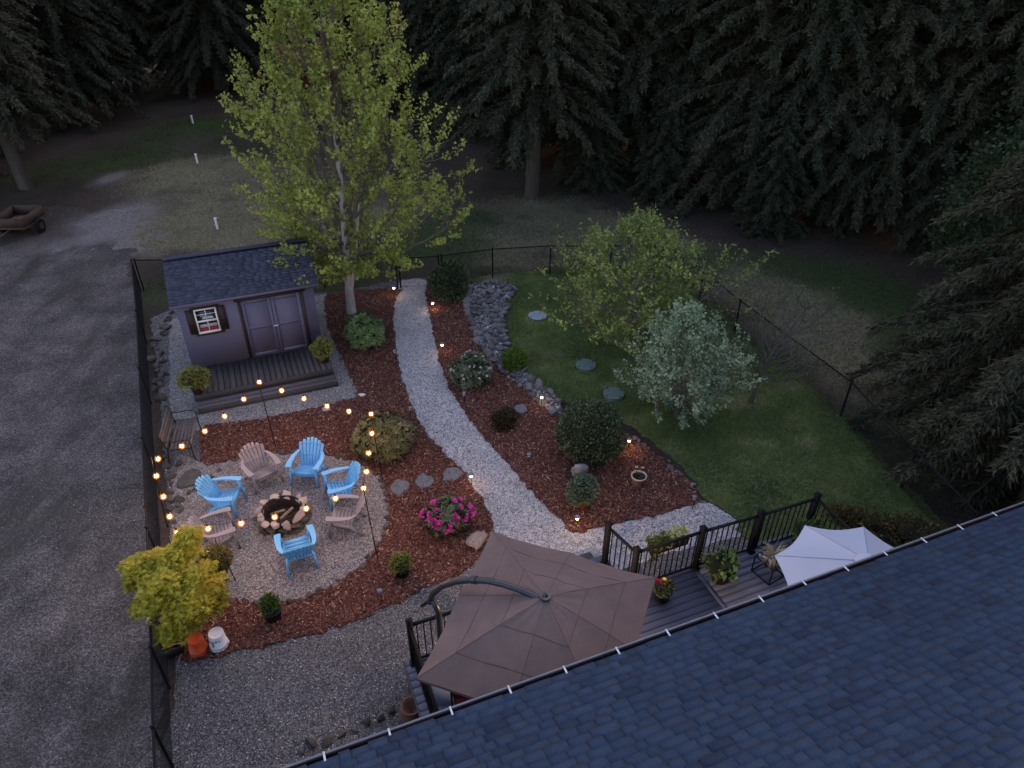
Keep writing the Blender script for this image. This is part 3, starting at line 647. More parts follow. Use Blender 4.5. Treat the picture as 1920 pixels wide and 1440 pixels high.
L_rhodo = leafmat('rhododendron leaves', [(0, (.05, .09, .03)), (.6, (.11, .17, .06)), (1, (.2, .27, .12))], .2, .45)
L_dark = leafmat('glossy dark leaves', [(0, (.022, .036, .016)), (.6, (.055, .08, .036)), (1, (.14, .175, .09))], .12, .35, .5)
L_box = leafmat('boxwood leaves', [(0, (.018, .03, .012)), (.5, (.05, .072, .032)), (.8, (.14, .17, .085)), (1, (.3, .33, .17))], .15, .4, .5)
L_bright = leafmat('bright moss green leaves', [(0, (.06, .11, .015)), (.6, (.12, .2, .028)), (1, (.24, .34, .06))], .3)
L_yel = leafmat('yellow green spring leaves', [(0, (.10, .12, .02)), (.5, (.22, .24, .05)), (1, (.42, .38, .12))], .3)
L_olive = leafmat('olive and bronze leaves', [(0, (.05, .05, .02)), (.5, (.12, .12, .045)), (.8, (.17, .15, .06)), (1, (.3, .22, .15))], .2)
L_red = leafmat('dark barberry leaves', [(0, (.02, .014, .008)), (.6, (.055, .04, .02)), (1, (.1, .05, .03))], .2)
L_sil = leafmat('sage green foliage', [(0, (.05, .09, .05)), (.5, (.12, .17, .11)), (1, (.25, .3, .22))], .25)
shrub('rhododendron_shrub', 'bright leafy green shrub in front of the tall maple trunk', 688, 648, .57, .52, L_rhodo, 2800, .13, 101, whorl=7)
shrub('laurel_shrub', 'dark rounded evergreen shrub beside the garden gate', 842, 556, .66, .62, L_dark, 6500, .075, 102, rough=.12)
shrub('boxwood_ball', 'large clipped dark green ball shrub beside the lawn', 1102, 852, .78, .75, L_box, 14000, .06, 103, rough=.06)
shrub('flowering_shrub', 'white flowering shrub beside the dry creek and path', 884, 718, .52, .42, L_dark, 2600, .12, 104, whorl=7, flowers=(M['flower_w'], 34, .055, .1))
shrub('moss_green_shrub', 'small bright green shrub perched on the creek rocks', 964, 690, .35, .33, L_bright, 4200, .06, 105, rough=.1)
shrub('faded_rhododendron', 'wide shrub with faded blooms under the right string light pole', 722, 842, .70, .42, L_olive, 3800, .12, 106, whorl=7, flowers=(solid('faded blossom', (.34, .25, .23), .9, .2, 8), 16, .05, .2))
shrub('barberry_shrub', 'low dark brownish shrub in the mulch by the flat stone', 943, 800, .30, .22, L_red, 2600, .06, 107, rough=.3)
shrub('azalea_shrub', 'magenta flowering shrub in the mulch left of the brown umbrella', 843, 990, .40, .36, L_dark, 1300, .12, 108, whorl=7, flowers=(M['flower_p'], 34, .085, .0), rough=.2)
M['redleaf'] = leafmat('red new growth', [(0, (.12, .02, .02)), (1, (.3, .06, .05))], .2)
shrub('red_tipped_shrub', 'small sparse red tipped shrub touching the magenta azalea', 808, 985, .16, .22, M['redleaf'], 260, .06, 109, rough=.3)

def pot(name, label, px, py, r, h, mat, z=0, pos=None, rim=True, group=None, flare=1.25):
    p = at(px, py, z) if pos is None else np.asarray(pos, float)
    t = thing(name, label, 'potted plant', (p[0], p[1], z), group=group)
    b = MB(); r0 = r / flare
    b.lathe([(0, 0), (r0, 0), (r * .98, h * .86), (r * 1.06, h * .86), (r * 1.06, h), (r * .93, h), (r * .9, h * .8), (0, h * .8)], 24)
    b.build('pot', mat, t, smooth=False)
    b = MB(); b.lathe([(0.0, h * .86), (r * .91, h * .86)], 20); b.build('soil', M['soil'], t)
    return t
def pot_bush(label, px, py, r, h, mat, lmat, rx, rz, n, leaf, seed, z=0, pos=None, flowers=None, name='potted_plant', whorl=0, rough=.15, cz=None, lw=.28):
    t = pot(name, label, px, py, r, h, mat, z, pos)
    shrub('', '', 0, 0, rx, rz, lmat, n, leaf, seed, flowers=flowers, whorl=whorl, rough=rough, parent=t, base_z=h * .85, pos=(0, 0, 0), cz=cz, lw=lw)
    return t
pot_bush('orange glazed pot overflowing with a sage green mound', 1090, 948, .17, .26, M['orange'], L_sil, .33, .26, 3000, .06, 121)
tb = pot('potted_daisies', 'pale clay pot with two apricot daisies on the mulch', 1196, 908, .17, .27, M['palepot'])
g = np.random.default_rng(5)
dd = unit(np.c_[g.normal(size=(26, 2)), .5 + g.random(26)]); V, F = kites(np.c_[g.normal(size=(26, 2)) * .05, np.full(26, .22)], dd, perp(dd, g), np.full(26, .11), np.full(26, .035)); b = MB(); b.add(V, F, np.repeat(g.random(26) * .8 + .1, 4)); b.build('leaves', L_dark, tb)
for dx_, dy_, hh in ((-.07, .06, .46), (.07, .05, .45)):
    b = MB(); b.tube([(dx_ * .4, 0, .2), (dx_, dy_, hh)], .005, 5); b.build('stem', L_dark, tb)
    a = np.arange(12) / 12 * 6.283; D = np.c_[np.cos(a), np.sin(a) * .9, np.full(12, .15)]; W = np.c_[-np.sin(a), np.cos(a), np.zeros(12)]
    V, F = kites(np.tile([dx_, dy_, hh], (12, 1)), D, W, np.full(12, .045), np.full(12, .012)); b = MB(); b.add(V, F, np.repeat(g.random(12), 4)); b.ico((dx_, dy_, hh + .006), (.012, .012, .008), 1, t=.01)
    b.build('blossom', M['flower_o'], tb)
L_fern = leafmat('fresh green fronds', [(0, (.03, .07, .012)), (.6, (.07, .14, .03)), (1, (.14, .22, .06))], .3)
pot_bush('black pot with a bushy light green plant below the azalea', 753, 1078, .17, .27, M['blackpot'], L_yel, .19, .13, 900, .06, 123)
pot_bush('black nursery pot with an upright green conifer by the fire circle edge', 514, 1160, .17, .28, M['blackpot'], L_fern, .15, .19, 1500, .055, 124, lw=.15)
pot_bush('pot with a yellow green grassy mound on the left end of the shed deck', 382, 735, .16, .22, M['brownpot'], L_yel, .30, .24, 2200, .08, 125, z=.36, lw=.14, pos=sp(.10, -1.28), rough=.3)
pot_bush('pot with a yellow green mound on the right end of the shed deck', 604, 690, .15, .22, M['brownpot'], L_yel, .27, .25, 2000, .075, 126, z=.36, lw=.14, pos=sp(3.42, -.95), rough=.3)

# ------------------------------------------------------------------ deciduous trees
def decid(name, label, cat, base, H, env, z0, nlimb, ntwig, lpt, leafsize, leafmat_, barkmat, seed, trunk_r=.12, fork=.3, kind='kite', up=.6, twiglen=.7, cluster=.09, droop=0.0, surf=.55, lean=(0, 0), tintz=None, limbr=.5, wid=.3, skew=0, irr=1.0):
    g = np.random.default_rng(seed); base = np.asarray(base, float)
    t = thing(name, label, cat, (base[0], base[1], 0))
    lobes = g.normal(size=(7,)); lph = g.random(7) * 6.28
    def lob(az, zf): return 1 + skew * math.cos(az) * max(0, 1 - 1.6 * zf) + irr * (.16 * np.sin(3 * az + lph[0] + 2.5 * zf) + .10 * np.sin(5 * az + lph[1] - 6 * zf) + .07 * np.sin(9 * az + lph[2] + 11 * zf))
    tr = MB(); zf0 = fork * H
    top = np.array([lean[0], lean[1], H * .9])
    k = 10; s_ = np.linspace(0, 1, k); trunk = np.c_[top[0] * s_ ** 1.5 + .05 * np.sin(s_ * 7 + seed), top[1] * s_ ** 1.5 + .05 * np.cos(s_ * 6 + seed), H * .9 * s_ - .05]
    tr_r = trunk_r * (1 - s_) ** .8 + .012; tr_r[0] *= 1.3
    tr.tube(trunk, tr_r, 9)
    if kind == 'maple': tr.tube([(0, 0, .75), (.14, .02, 1.3), (.34, .05, 2.2), (.6, .1, 3.6)], [.085, .075, .055, .03], 8)
    tr.build('trunk', barkmat, t, smooth=True)
    pts = [trunk[3:]]; wood = MB()
    limbs = []
    for q in range(nlimb):
        zf = (q + .5) / nlimb; az = q * 2.4 + g.random() * .8; zt = z0 + (H - z0) * (.15 + .8 * zf); r = env(zt / H) * lob(az, zt / H) * (.55 + .25 * g.random())
        e = np.array([lean[0] * zt / H + math.cos(az) * r, lean[1] * zt / H + math.sin(az) * r, zt])
        zs = zf0 * .75 + (zt - zf0 * .75) * (.15 + .45 * zf); zs = max(zf0 * .8, min(zs, zt * .95)) if zt > zf0 else zf0
        si = np.interp(zs, trunk[:, 2], s_); s0 = np.array([np.interp(si, s_, trunk[:, c]) for c in range(3)])
        tt = np.linspace(0, 1, 8)[:, None]; mid = s0 * .5 + e * .5 + np.array([math.cos(az) * r * .22, math.sin(az) * r * .22, -.08 * r])
        c = s0 * (1 - tt) ** 2 + 2 * mid * tt * (1 - tt) + e * tt ** 2 + g.normal(size=(8, 3)) * .03 * np.minimum(tt * 3, 1)
        rr = np.linspace(trunk_r * limbr, .010, 8); wood.tube(c, rr, 6); pts.append(c[1:]); limbs.append(c)
    PT = np.vstack(pts)
    # dense resample for nearest attach
    den = np.vstack([np.vstack([p[i] * (1 - f) + p[i + 1] * f for i in range(len(p) - 1) for f in (0, .25, .5, .75)]) for p in pts])
    LP = []; LD = []; LT = []
    for q in range(ntwig):
        zz = z0 + (H - z0) * g.random() ** .9; az = g.random() * 6.283; R0 = env(zz / H) * lob(az, zz / H)
        if R0 <= .03: continue
        rr = R0 * (surf + (1 - surf) * g.random()) if g.random() < .75 else R0 * math.sqrt(g.random())
        e = np.array([lean[0] * zz / H + math.cos(az) * rr, lean[1] * zz / H + math.sin(az) * rr, zz])
        dv = den - e; pen = np.linalg.norm(dv, axis=1) + np.maximum(dv[:, 2], 0) * 1.5
        a = den[np.argmin(pen)]; L_ = np.linalg.norm(e - a)
        if L_ > 2.2 * twiglen + .6 or L_ < .05: a = e - unit((e - a)[None])[0] * min(L_, 2.2 * twiglen + .6)
        out = np.array([math.cos(az), math.sin(az), 0])
        tip = e + out * twiglen * .25 * (1 - up) + np.array([0, 0, twiglen * (.45 * up - droop)])
        tt = np.linspace(0, 1, 5)[:, None]; mid = a * .45 + e * .55 + np.array([0, 0, -.05 * L_])
        c = a * (1 - tt) ** 2 + 2 * mid * tt * (1 - tt) + tip * tt ** 2
        wood.tube(c, np.linspace(.011, .003, 5), 3, cap=False)
        m_ = max(3, int(lpt * (.6 + .8 * g.random()))); f = .35 + .65 * g.random(m_) ** .7
        base_p = c[0] * ((1 - f) ** 2)[:, None] + 2 * mid * (f * (1 - f))[:, None] + tip * (f ** 2)[:, None]
        LP.append(base_p + g.normal(size=(m_, 3)) * cluster); dd = unit(tip - c[-2])[None] * .5 + g.normal(size=(m_, 3)) * .7 + np.array([0, 0, -.45])
        LD.append(dd); tz = g.random() * .45
        LT.append(np.clip(tz + .5 * g.random(m_) + (tintz(zz / H, g.random()) if tintz else 0), .01, .995))
    wood.build('limbs', M['bark'] if barkmat is M['barkpale'] else barkmat, t)
    P = np.vstack(LP); D = unit(np.vstack(LD)); W = perp(D, g); T = np.concatenate(LT); n = len(P); l = leafsize * (.6 + .7 * g.random(n)); b = MB()
    if kind == 'kite': V, F = kites(P, D, W, l, l * wid); b.add(V, F, np.repeat(T, 4))
    else: V, F = stars(P, D, W, l, 3 if kind == 'maple' else 5, .62 if kind == 'maple' else .24, 2.0 if kind == 'maple' else 3.4); b.add(V, F, np.repeat(np.tile(T, 3 if kind == 'maple' else 5), 4))
    b.build('crown', leafmat_, t, kind='stuff')
    return t
L_maple = leafmat('lime maple leaves', [(0, (.17, .20, .045)), (.5, (.32, .37, .08)), (.9, (.48, .52, .13)), (1, (.2, .1, .05))], .33, big=(.35, .8, 1.15))
def envm(zf):
    return float(np.interp(zf, [0, .08, .13, .2, .28, .4, .57, .69, .79, .9, 1.0], [0, .3, 1.7, 2.9, 3.15, 3.0, 2.55, 2.05, 1.45, .85, .1]))
bt = at(662, 588)
decid('maple_tree', 'tall lime green maple with forked pale trunk beside the shed', 'tree', bt, 11.2, envm, 1.3, 46, 1120, 34, .088, L_maple, M['barkpale'], 11, .12, .16, kind='maple', up=1.0, twiglen=1.0, cluster=.065, surf=.4, lean=(.35, .2), skew=.3, irr=1.35, tintz=lambda z, r: (.5 if (z > .6 and r < .12) else 0))
L_plum = leafmat('plum tree leaves', [(0, (.12, .16, .04)), (.5, (.23, .29, .075)), (1, (.42, .47, .15))], .4, big=(.8, .75, 1.2))
def envp(zf): return float(np.interp(zf, [0, .15, .28, .45, .65, .8, .92, 1.0], [0, .8, 2.0, 2.75, 2.75, 2.3, 1.5, .4]))
decid('plum_tree', 'broad yellow green fruit tree near the back fence corner', 'tree', at(1173, 652), 3.55, envp, .7, 20, 430, 20, .12, L_plum, M['bark'], 12, .07, .2, kind='kite', up=1.0, twiglen=.95, cluster=.055, surf=.4, lean=(.25, .2), wid=.26, irr=2.3)
L_apple = leafmat('silvery apple leaves', [(0, (.12, .18, .10)), (.5, (.25, .34, .215)), (1, (.47, .56, .4))], .3)
def enva(zf): return float(np.interp(zf, [0, .06, .2, .4, .6, .8, .93, 1.0], [0, 1.0, 1.55, 1.6, 1.35, 1.0, .6, .2]))
decid('apple_tree', 'small silvery green tree standing on the lawn', 'tree', at(1266, 785), 2.85, enva, .2, 20, 330, 30, .08, L_apple, M['bark'], 13, .05, .2, up=1.1, twiglen=.95, cluster=.038, surf=.4, wid=.34, irr=1.9)
L_sparse = leafmat('sparse olive leaves', [(0, (.05, .08, .025)), (1, (.14, .2, .06))], .3)
def envs(zf): return float(np.interp(zf, [0, .2, .4, .6, .8, 1.0], [0, .5, 1.0, 1.5, 1.4, .6]))
decid('half_bare_tree', 'thin half bare tree leaning over the right fence', 'tree', at(1402, 757), 3.1, envs, .9, 20, 240, 4, .06, L_sparse, M['twig'], 14, .045, .25, up=.8, twiglen=.5, cluster=.09, surf=.3, lean=(1.0, .3), limbr=.4)
L_jm = leafmat('golden green maple leaves', [(0, (.2, .205, .022)), (.45, (.44, .39, .04)), (.8, (.68, .52, .055)), (1, (.75, .5, .05))], .4, big=(1.5, .8, 1.15))

def jmaple():
    g = np.random.default_rng(15); p = at(375, 1165); t = thing('japanese_maple', 'golden green star leaved small tree growing by the left fence', 'tree', (p[0], p[1], 0))
    pads = [(350, 1005, 2.05, .28), (325, 1040, 1.95, .3), (270, 1055, 1.7, .36), (255, 1080, 1.45, .26), (310, 1085, 1.85, .4), (350, 1080, 1.8, .34), (380, 1065, 1.6, .22), (290, 1120, 1.4, .34), (345, 1125, 1.6, .38), (395, 1100, 1.2, .26), (400, 1125, 1.0, .26), (370, 1140, 1.2, .3), (265, 1135, 1.1, .2), (330, 1165, 1.15, .34), (315, 1185, .9, .22), (380, 1112, 1.4, .25), (345, 1030, 1.9, .3), (240, 1058, 1.5, .16), (410, 1085, 1.1, .16), (300, 1045, 1.8, .26)]
    LP = []; wood = MB(); tr = MB(); tr.tube([(0, 0, -.03), (-.05, .03, .4), (-.12, .12, .85)], [.06, .05, .035], 8); tr.build('trunk', M['barkpale'], t, smooth=True)
    for x_, y_, z_, r_ in pads:
        c = at(x_, y_, z_) - np.array([p[0], p[1], 0]); a = np.array([-.08, .08, .55])
        tt = np.linspace(0, 1, 7)[:, None]; mid = (a + c) / 2 + np.array([0, 0, .25]); wood.tube(a * (1 - tt) ** 2 + 2 * mid * tt * (1 - tt) + c * tt ** 2, np.linspace(.022, .006, 7), 5)
        n = int(4300 * r_ ** 1.7); u = unit(g.normal(size=(n, 3))) * (g.random(n) ** .45)[:, None]
        q = u * np.array([r_, r_, r_ * .42]); q[:, 2] -= .35 * (q[:, 0] ** 2 + q[:, 1] ** 2) / r_
        LP.append(c + q * (1 + .2 * np.sin(8 * u[:, :1] + x_)))
    wood.build('limbs', M['bark'], t)
    P = np.vstack(LP); n = len(P); D = unit(np.c_[g.normal(size=(n, 2)), -.35 + .3 * g.normal(size=n)]); W = unit(np.cross(D, np.array([0, 0, 1.0]) + g.normal(size=(n, 3)) * .35)); l = .075 * (.65 + .6 * g.random(n))
    V, F = stars(P, D, W, l, 5, .3, 3.2); T = np.clip(.1 + .6 * g.random(n) + .25 * (P[:, 2] - 1.3), .01, 1); b = MB(); b.add(V, F, np.repeat(np.tile(T, 5), 4)); b.build('crown', L_jm, t, kind='stuff')  # leaf tone rises with height, painting in bulb light on the top
jmaple()

# ------------------------------------------------------------------ conifers
L_con = leafmat('dark conifer needles', [(0, (.024, .024, .014)), (.5, (.046, .046, .027)), (.85, (.07, .068, .042)), (1, (.10, .092, .062))], .1, .7, .2)
L_con2 = leafmat('deep green conifer needles', [(0, (.018, .021, .012)), (.5, (.036, .041, .023)), (.85, (.054, .06, .035)), (1, (.078, .082, .052))], .1, .7, .2)
def conifer_parts(seed, H, R, z0, nb, dens=1.0, fine=False, leaf=L_con):
    g = np.random.default_rng(seed); tr = MB(); s_ = np.linspace(0, 1, 9)
    tr.tube(np.c_[.15 * np.sin(s_ * 3 + seed), .15 * np.cos(s_ * 3 + seed), H * s_ - .2], .30 * (1 - s_) ** .9 * (H / 18) + .02, 9)
    wood = MB(); VV = []; TT = []
    for q in range(nb):
        f = (q + g.random()) / nb; z = z0 + (H - z0) * f ** 1.25
        L_ = R * (max(0, 1 - z / H)) ** .75 * (.6 + .55 * g.random()) + .25; az = q * 2.399 + g.normal() * .2
        dr = np.array([math.cos(az), math.sin(az), 0]); a_ = .18 + .2 * g.random(); b_ = .42 + .3 * g.random()
        s1 = np.linspace(0, 1, 6)[:, None]; wood.tube(dr * L_ * s1 + np.array([0, 0, 1]) * (z + L_ * (a_ * s1 - b_ * s1 ** 2)), np.linspace(.045, .008, 6) * (L_ / 3 + .3), 4, cap=False)
        m_ = int(max(6, L_ * 26 * dens)); s2 = .12 + .88 * (np.arange(m_) + g.random(m_)) / m_
        C = dr * L_ * s2[:, None] + np.array([0, 0, 1]) * (z + L_ * (a_ * s2 - b_ * s2 ** 2))[:, None]
        side = np.where(np.arange(m_) % 2 == 0, 1, -1)[:, None] * np.array([-dr[1], dr[0], 0])
        tl = (1.45 if fine else 1.0) * (.16 + .38 * (1 - s2) * min(1, L_ / 2.5) + .12 * g.random(m_)) * (.85 + .3 * g.random(m_))
        TD = unit(dr * (.55 + .3 * g.random(m_))[:, None] + side * (.85 - .3 * s2)[:, None] + np.array([0, 0, -.45 - .45 * g.random()]) + g.normal(size=(m_, 3)) * .15)
        tipt = .25 * (s2 > .8)
        bt_ = g.random() * .3
        K = 10 if fine else 7
        for k_ in range(K):
            ff = (k_ + .3) / K
            Pn = C + TD * (tl * ff)[:, None] + g.normal(size=(m_, 3)) * .02; Dn = unit(TD + g.normal(size=(m_, 3)) * .45 + np.array([0, 0, -.2])); ln = (tl * (.42 if fine else .62)) * (.8 + .4 * g.random(m_)); Wn = perp(Dn, g) * (.028 if fine else .042)
            VV.append(np.stack([Pn - Wn, Pn + Wn, Pn + Dn * ln[:, None]], 1).reshape(-1, 3)); TT.append(np.repeat(np.clip(bt_ + .45 * g.random(m_) + tipt, .01, 1), 3))
    V = np.vstack(VV); b = MB(); b.add(V, np.arange(len(V)).reshape(-1, 3), np.concatenate(TT))
    return tr.mesh('trunk', M['barkred'], True), wood.mesh('branches', M['branch']), b.mesh('crown', leaf)
CON = [conifer_parts(201, 20, 4.6, 1.3, 300), conifer_parts(202, 22, 4.3, .8, 320, leaf=L_con2), conifer_parts(203, 18, 4.8, 2.0, 280), conifer_parts(204, 21, 4.4, 3.9, 270), conifer_parts(205, 8, 2.6, .3, 120, leaf=L_con2)]
def conifer(k, p, rz, s_, label, group='tall conifers of the forest edge'):
    t = thing('conifer_tree', label, 'tree', (p[0], p[1], 0), rz, group); t.scale = (s_, s_, s_)
    for nm, me in zip(('trunk', 'branches', 'crown'), CON[k]):
        o = link(nm, me, t)
        if nm == 'crown': o['kind'] = 'stuff'
    return t
cons = [  # px, py of the trunk foot, kind, scale, label
    (52, 352, 3, .85, 'conifer with a bare lower trunk behind the rusty trailer'),
    (-150, 330, 0, 1.0, 'dark conifer at the left edge of the picture behind the driveway'),
    (130, 225, 0, .95, 'dark conifer right behind the bare trunk on the left'),
    (262, 170, 2, 1.0, 'dark conifer whose low branches hang over the grassy mound top left'),
    (-20, 200, 1, 1.0, 'conifer far left, filling the corner above the trailer'),
    (370, 135, 1, .9, 'conifer behind the farthest white pipe'),
    (470, 130, 0, 1.0, 'conifer just left of the tall lime maple top'),
    (590, 130, 2, 1.0, 'conifer hidden behind the tall lime maple'),
    (715, 165, 1, 1.0, 'conifer just right of the tall lime maple top'),
    (815, 215, 0, .95, 'conifer between the lime maple and the reddish trunk'),
    (900, 240, 1, .9, 'conifer left of the exposed reddish trunk with low skirts'),
    (995, 370, 3, .95, 'conifer with an exposed reddish trunk standing behind the back fence'),
    (1085, 300, 0, 1.0, 'conifer just right of the exposed reddish trunk'),
    (1185, 305, 2, 1.0, 'conifer behind the plum tree, left one'),
    (1290, 325, 1, .95, 'conifer behind the plum tree, right one'),
    (1390, 360, 0, 1.0, 'conifer over the dark gap right of the plum tree'),
    (1480, 395, 1, .85, 'blue green conifer above the lit grass on the right'),
    (1590, 405, 2, .9, 'conifer at the right end of the meadow edge'),
    (1690, 420, 1, .9, 'conifer in the dark gap before the big right hand fir'),
    (1800, 440, 0, .9, 'conifer behind the big right hand fir'),
]
for i_, (x_, y_, k, s_, lb) in enumerate(cons): conifer(k, at(x_, y_), i_ * 1.37, s_, lb)
g = np.random.default_rng(99)
rows = [(-34, 40), (-28, 46), (-21, 52), (-13, 54), (-5, 50), (-1, 44), (4, 42), (9, 41), (14, 39), (19, 36), (24, 32), (-36, 55), (-26, 60), (-16, 63), (-6, 60), (3, 54), (12, 52), (21, 48), (30, 43), (28, 26), (-32, 30), (-29, 37), (27, 38), (7, 62), (18, 60), (0, 70), (-20, 72), (33, 55)]
for i_, (x_, y_) in enumerate(rows):
    conifer(int(g.integers(0, 4)), (x_ + g.normal() * .8, y_ + g.normal() * .8), g.random() * 6, .9 + .3 * g.random(), 'dark conifer standing deep in the forest behind the front row', 'conifers deep in the forest')
# small understory conifers along the shaded edge
for (x_, y_, s_, lb) in ((1110, 350, .62, 'small young conifer with blue grey tips right of the exposed trunk'), (1240, 372, .6, 'small young conifer below the tall row behind the plum tree'), (1440, 432, .6, 'small young conifer at the dark meadow edge on the right'), (960, 300, .5, 'small young conifer left of the exposed trunk')):
    conifer(4, at(x_, y_), x_, s_, lb, 'young conifers along the forest edge')
# big near fir on the right
fp = at(2010, 850); F1 = conifer_parts(301, 19, 4.9, .8, 480, 1.6, True)
t = thing('fir_tree', 'big near fir filling the right edge beside the fence', 'tree', (fp[0], fp[1], 0))
for nm, me in zip(('trunk', 'branches', 'crown'), F1):
    o = link(nm, me, t)
    if nm == 'crown': o['kind'] = 'stuff'
L_bl = leafmat('dark broadleaf', [(0, (.02, .04, .018)), (.6, (.05, .085, .035)), (1, (.09, .14, .06))], .3)
def envb(zf): return float(np.interp(zf, [0, .15, .4, .7, .9, 1], [0, 1.5, 3.0, 3.0, 1.8, .3]))
decid('broadleaf_tree', 'dark green broadleaf tree behind the fir at the top right corner', 'tree', (19.5, 25.5), 12, envb, 1.0, 24, 900, 16, .2, L_bl, M['bark'], 16, .16, .2, up=.6, twiglen=.9, cluster=.2, wid=.35)
decid('broadleaf_tree', 'dark green broadleaf tree in the shade left of the big fir', 'tree', (15.5, 21.5), 5.5, lambda z: envb(z) * .62, .4, 18, 600, 14, .15, L_bl, M['bark'], 17, .1, .2, up=.6, twiglen=.7, cluster=.15, wid=.35)

# ------------------------------------------------------------------ chain link fences
FH = 1.1
def fence(name, label, pts, cat='fence', rails=True, mesh_to=None, posts=None):
    o0 = np.array([pts[0][0], pts[0][1], 0]); t = thing(name, label, cat, o0)
    Q = [np.array([p[0], p[1], 0]) - o0 for p in pts]
    for i_, q in enumerate(Q):
        if posts is None or i_ in posts:
            b = MB(); b.tube([q + (0, 0, -.05), q + (0, 0, FH + .03)], .027, 8); b.ico(q + (0, 0, FH + .045), (.035, .035, .025), 1); b.build('post', M['black'], t, smooth=True)
    for a, c in zip(Q[:-1], Q[1:]):
        b = MB(); b.tube([a + (0, 0, FH), c + (0, 0, FH)], .02, 6); b.build('top_rail', M['black'], t, smooth=True)
        b = MB(); L_ = np.linalg.norm(c - a); d = (c - a) / L_; h = FH - .06; sp_ = .062; n = int((L_ + h) / sp_)
        for q in range(n):
            x0 = -h + q * sp_
            s0 = max(0, -x0) ; s1 = min(h, L_ - x0)
            if s1 - s0 < .02: continue
            p0 = a + d * (x0 + s0); p1 = a + d * (x0 + s1)
            b.tube([p0 + (0, 0, .04 + s0), p1 + (0, 0, .04 + s1)], .0028, 3, cap=False); b.tube([p0 + (0, 0, .04 + h - s0), p1 + (0, 0, .04 + h - s1)], .0028, 3, cap=False)
        b.tube([a + (0, 0, .04), c + (0, 0, .04)], .004, 4, cap=False); b.build('wire_mesh', M['black'], t, kind='stuff')
    return t
fence('chain_link_fence', 'black chain link fence along the gravel driveway on the left', [(-12.63, 21.75), (-10.93, 18.25), (-9.51, 15.19), (-8.2, 12.35), (-6.94, 9.63), (-5.76, 7.02), (-5.17, 5.69), (-4.3, 3.8)])
fence('chain_link_fence', 'short black chain link fence behind the shed and maple', [(-12.55, 21.8), (-9.5, 21.9), (-6.44, 22.06), (-3.92, 21.99)])
fence('garden_gate', 'black chain link gate at the far end of the gravel path', [(-3.82, 22.0), (-2.5, 22.2)], 'gate')
fence('chain_link_fence', 'black chain link fence behind the lawn between gate and corner', [(-2.4, 22.25), (-.69, 22.81), (1.33, 23.11), (3.45, 23.12), (5.57, 23.1)])
fence('chain_link_fence', 'black chain link fence down the right side of the lawn', [(5.65, 23.0), (6.2, 21.1), (6.85, 19.05), (8.47, 14.71), (8.82, 12.0), (9.13, 10.08), (9.5, 8.0)])

# ------------------------------------------------------------------ shed
shed = thing('garden_shed', 'mauve grey shed with double doors and a small shuttered window', 'shed', SO, TH)
SW, SD = 3.52, 2.72; zf = .36; EZ = 2.36; PIT = .44; RN = 1.36
RZ = EZ + PIT * (RN + .16)
b = MB()
# front wall built round nothing (panels are proud of it)
b.box((SW / 2, .05, (zf + 2.40) / 2), (SW, .10, 2.40 - zf)); b.box((SW / 2, SD - .05, (zf + 2.40) / 2), (SW, .10, 2.40 - zf))
for x_ in (.05, SW - .05):
    pl = [(0.1, zf), (SD - .1, zf), (SD - .1, 2.40), (RN, RZ - .06), (.1, 2.40)]
    V = np.array([[x_ - .05, a, c] for a, c in pl] + [[x_ + .05, a, c] for a, c in pl])
    b.add(V, [list(range(5))]); b.add(V, [[9, 8, 7, 6, 5]]); b.add(V, [(i, (i + 1) % 5, 5 + (i + 1) % 5, 5 + i) for i in range(5)])
b.box((SW / 2, SD / 2, zf - .08), (SW - .05, SD - .05, .16))
b.build('wall', M['shedwall'], shed)
roof = MB()
for sgn, n0, n1 in ((1, -.16, RN), (-1, SD + .16, RN)):
    V = []
    for x_ in (-.12, SW + .14):
        for nn_, zz_ in ((n0, EZ), (n1, RZ)):
            V += [(x_, nn_, zz_), (x_, nn_, zz_ - .08)]
    roof.add(V, [(0, 2, 6, 4), (1, 5, 7, 3), (0, 4, 5, 1), (0, 1, 3, 2), (4, 6, 7, 5), (2, 3, 7, 6)])
roof_o = roof.build('roof', M['shingledark'], shed)
def tabs_mesh(u0, u1, n0, zn0, pit, rows, expo, wmin, wmax, seed, side=1, jitter=.0):
    g = np.random.default_rng(seed); c = 1 / math.hypot(1, pit); s_ = pit * c; out = []
    for r in range(rows):
        x_ = u0 - g.random() * wmax
        while x_ < u1:
            w = wmin + (wmax - wmin) * g.random(); a = max(x_, u0); e = min(x_ + w, u1)
            if e - a > .03:
                thick = .012 if g.random() < .42 else .0035
                out.append((a, e, r, thick, g.random()))
            x_ += w
    return out
def tab_geo(b, a, e, r, thick, tint, expo, n0, z0, pit, sgn=1, dark=None, gap=.003):
    c = 1 / math.hypot(1, pit); s_ = pit * c
    def P(x_, d, h): return (x_, n0 + sgn * (d * c) - sgn * h * s_, z0 + d * s_ + h * c)
    d0 = r * expo; d1 = (r + 1) * expo + .004
    V = [P(a + gap, d0, .001), P(e - gap, d0, .001), P(e - gap, d0, thick), P(a + gap, d0, thick), P(a + gap, d1, .001), P(e - gap, d1, .001), P(e - gap, d1, .004), P(a + gap, d1, .004)]
    b.add(V, [(0, 1, 2, 3), (4, 7, 6, 5), (0, 4, 5, 1), (3, 2, 6, 7), (0, 3, 7, 4), (1, 5, 6, 2)], tint)
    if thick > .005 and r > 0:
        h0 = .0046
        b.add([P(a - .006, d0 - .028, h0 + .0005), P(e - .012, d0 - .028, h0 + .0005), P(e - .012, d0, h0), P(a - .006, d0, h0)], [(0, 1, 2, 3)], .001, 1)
b = MB(); exps = .104
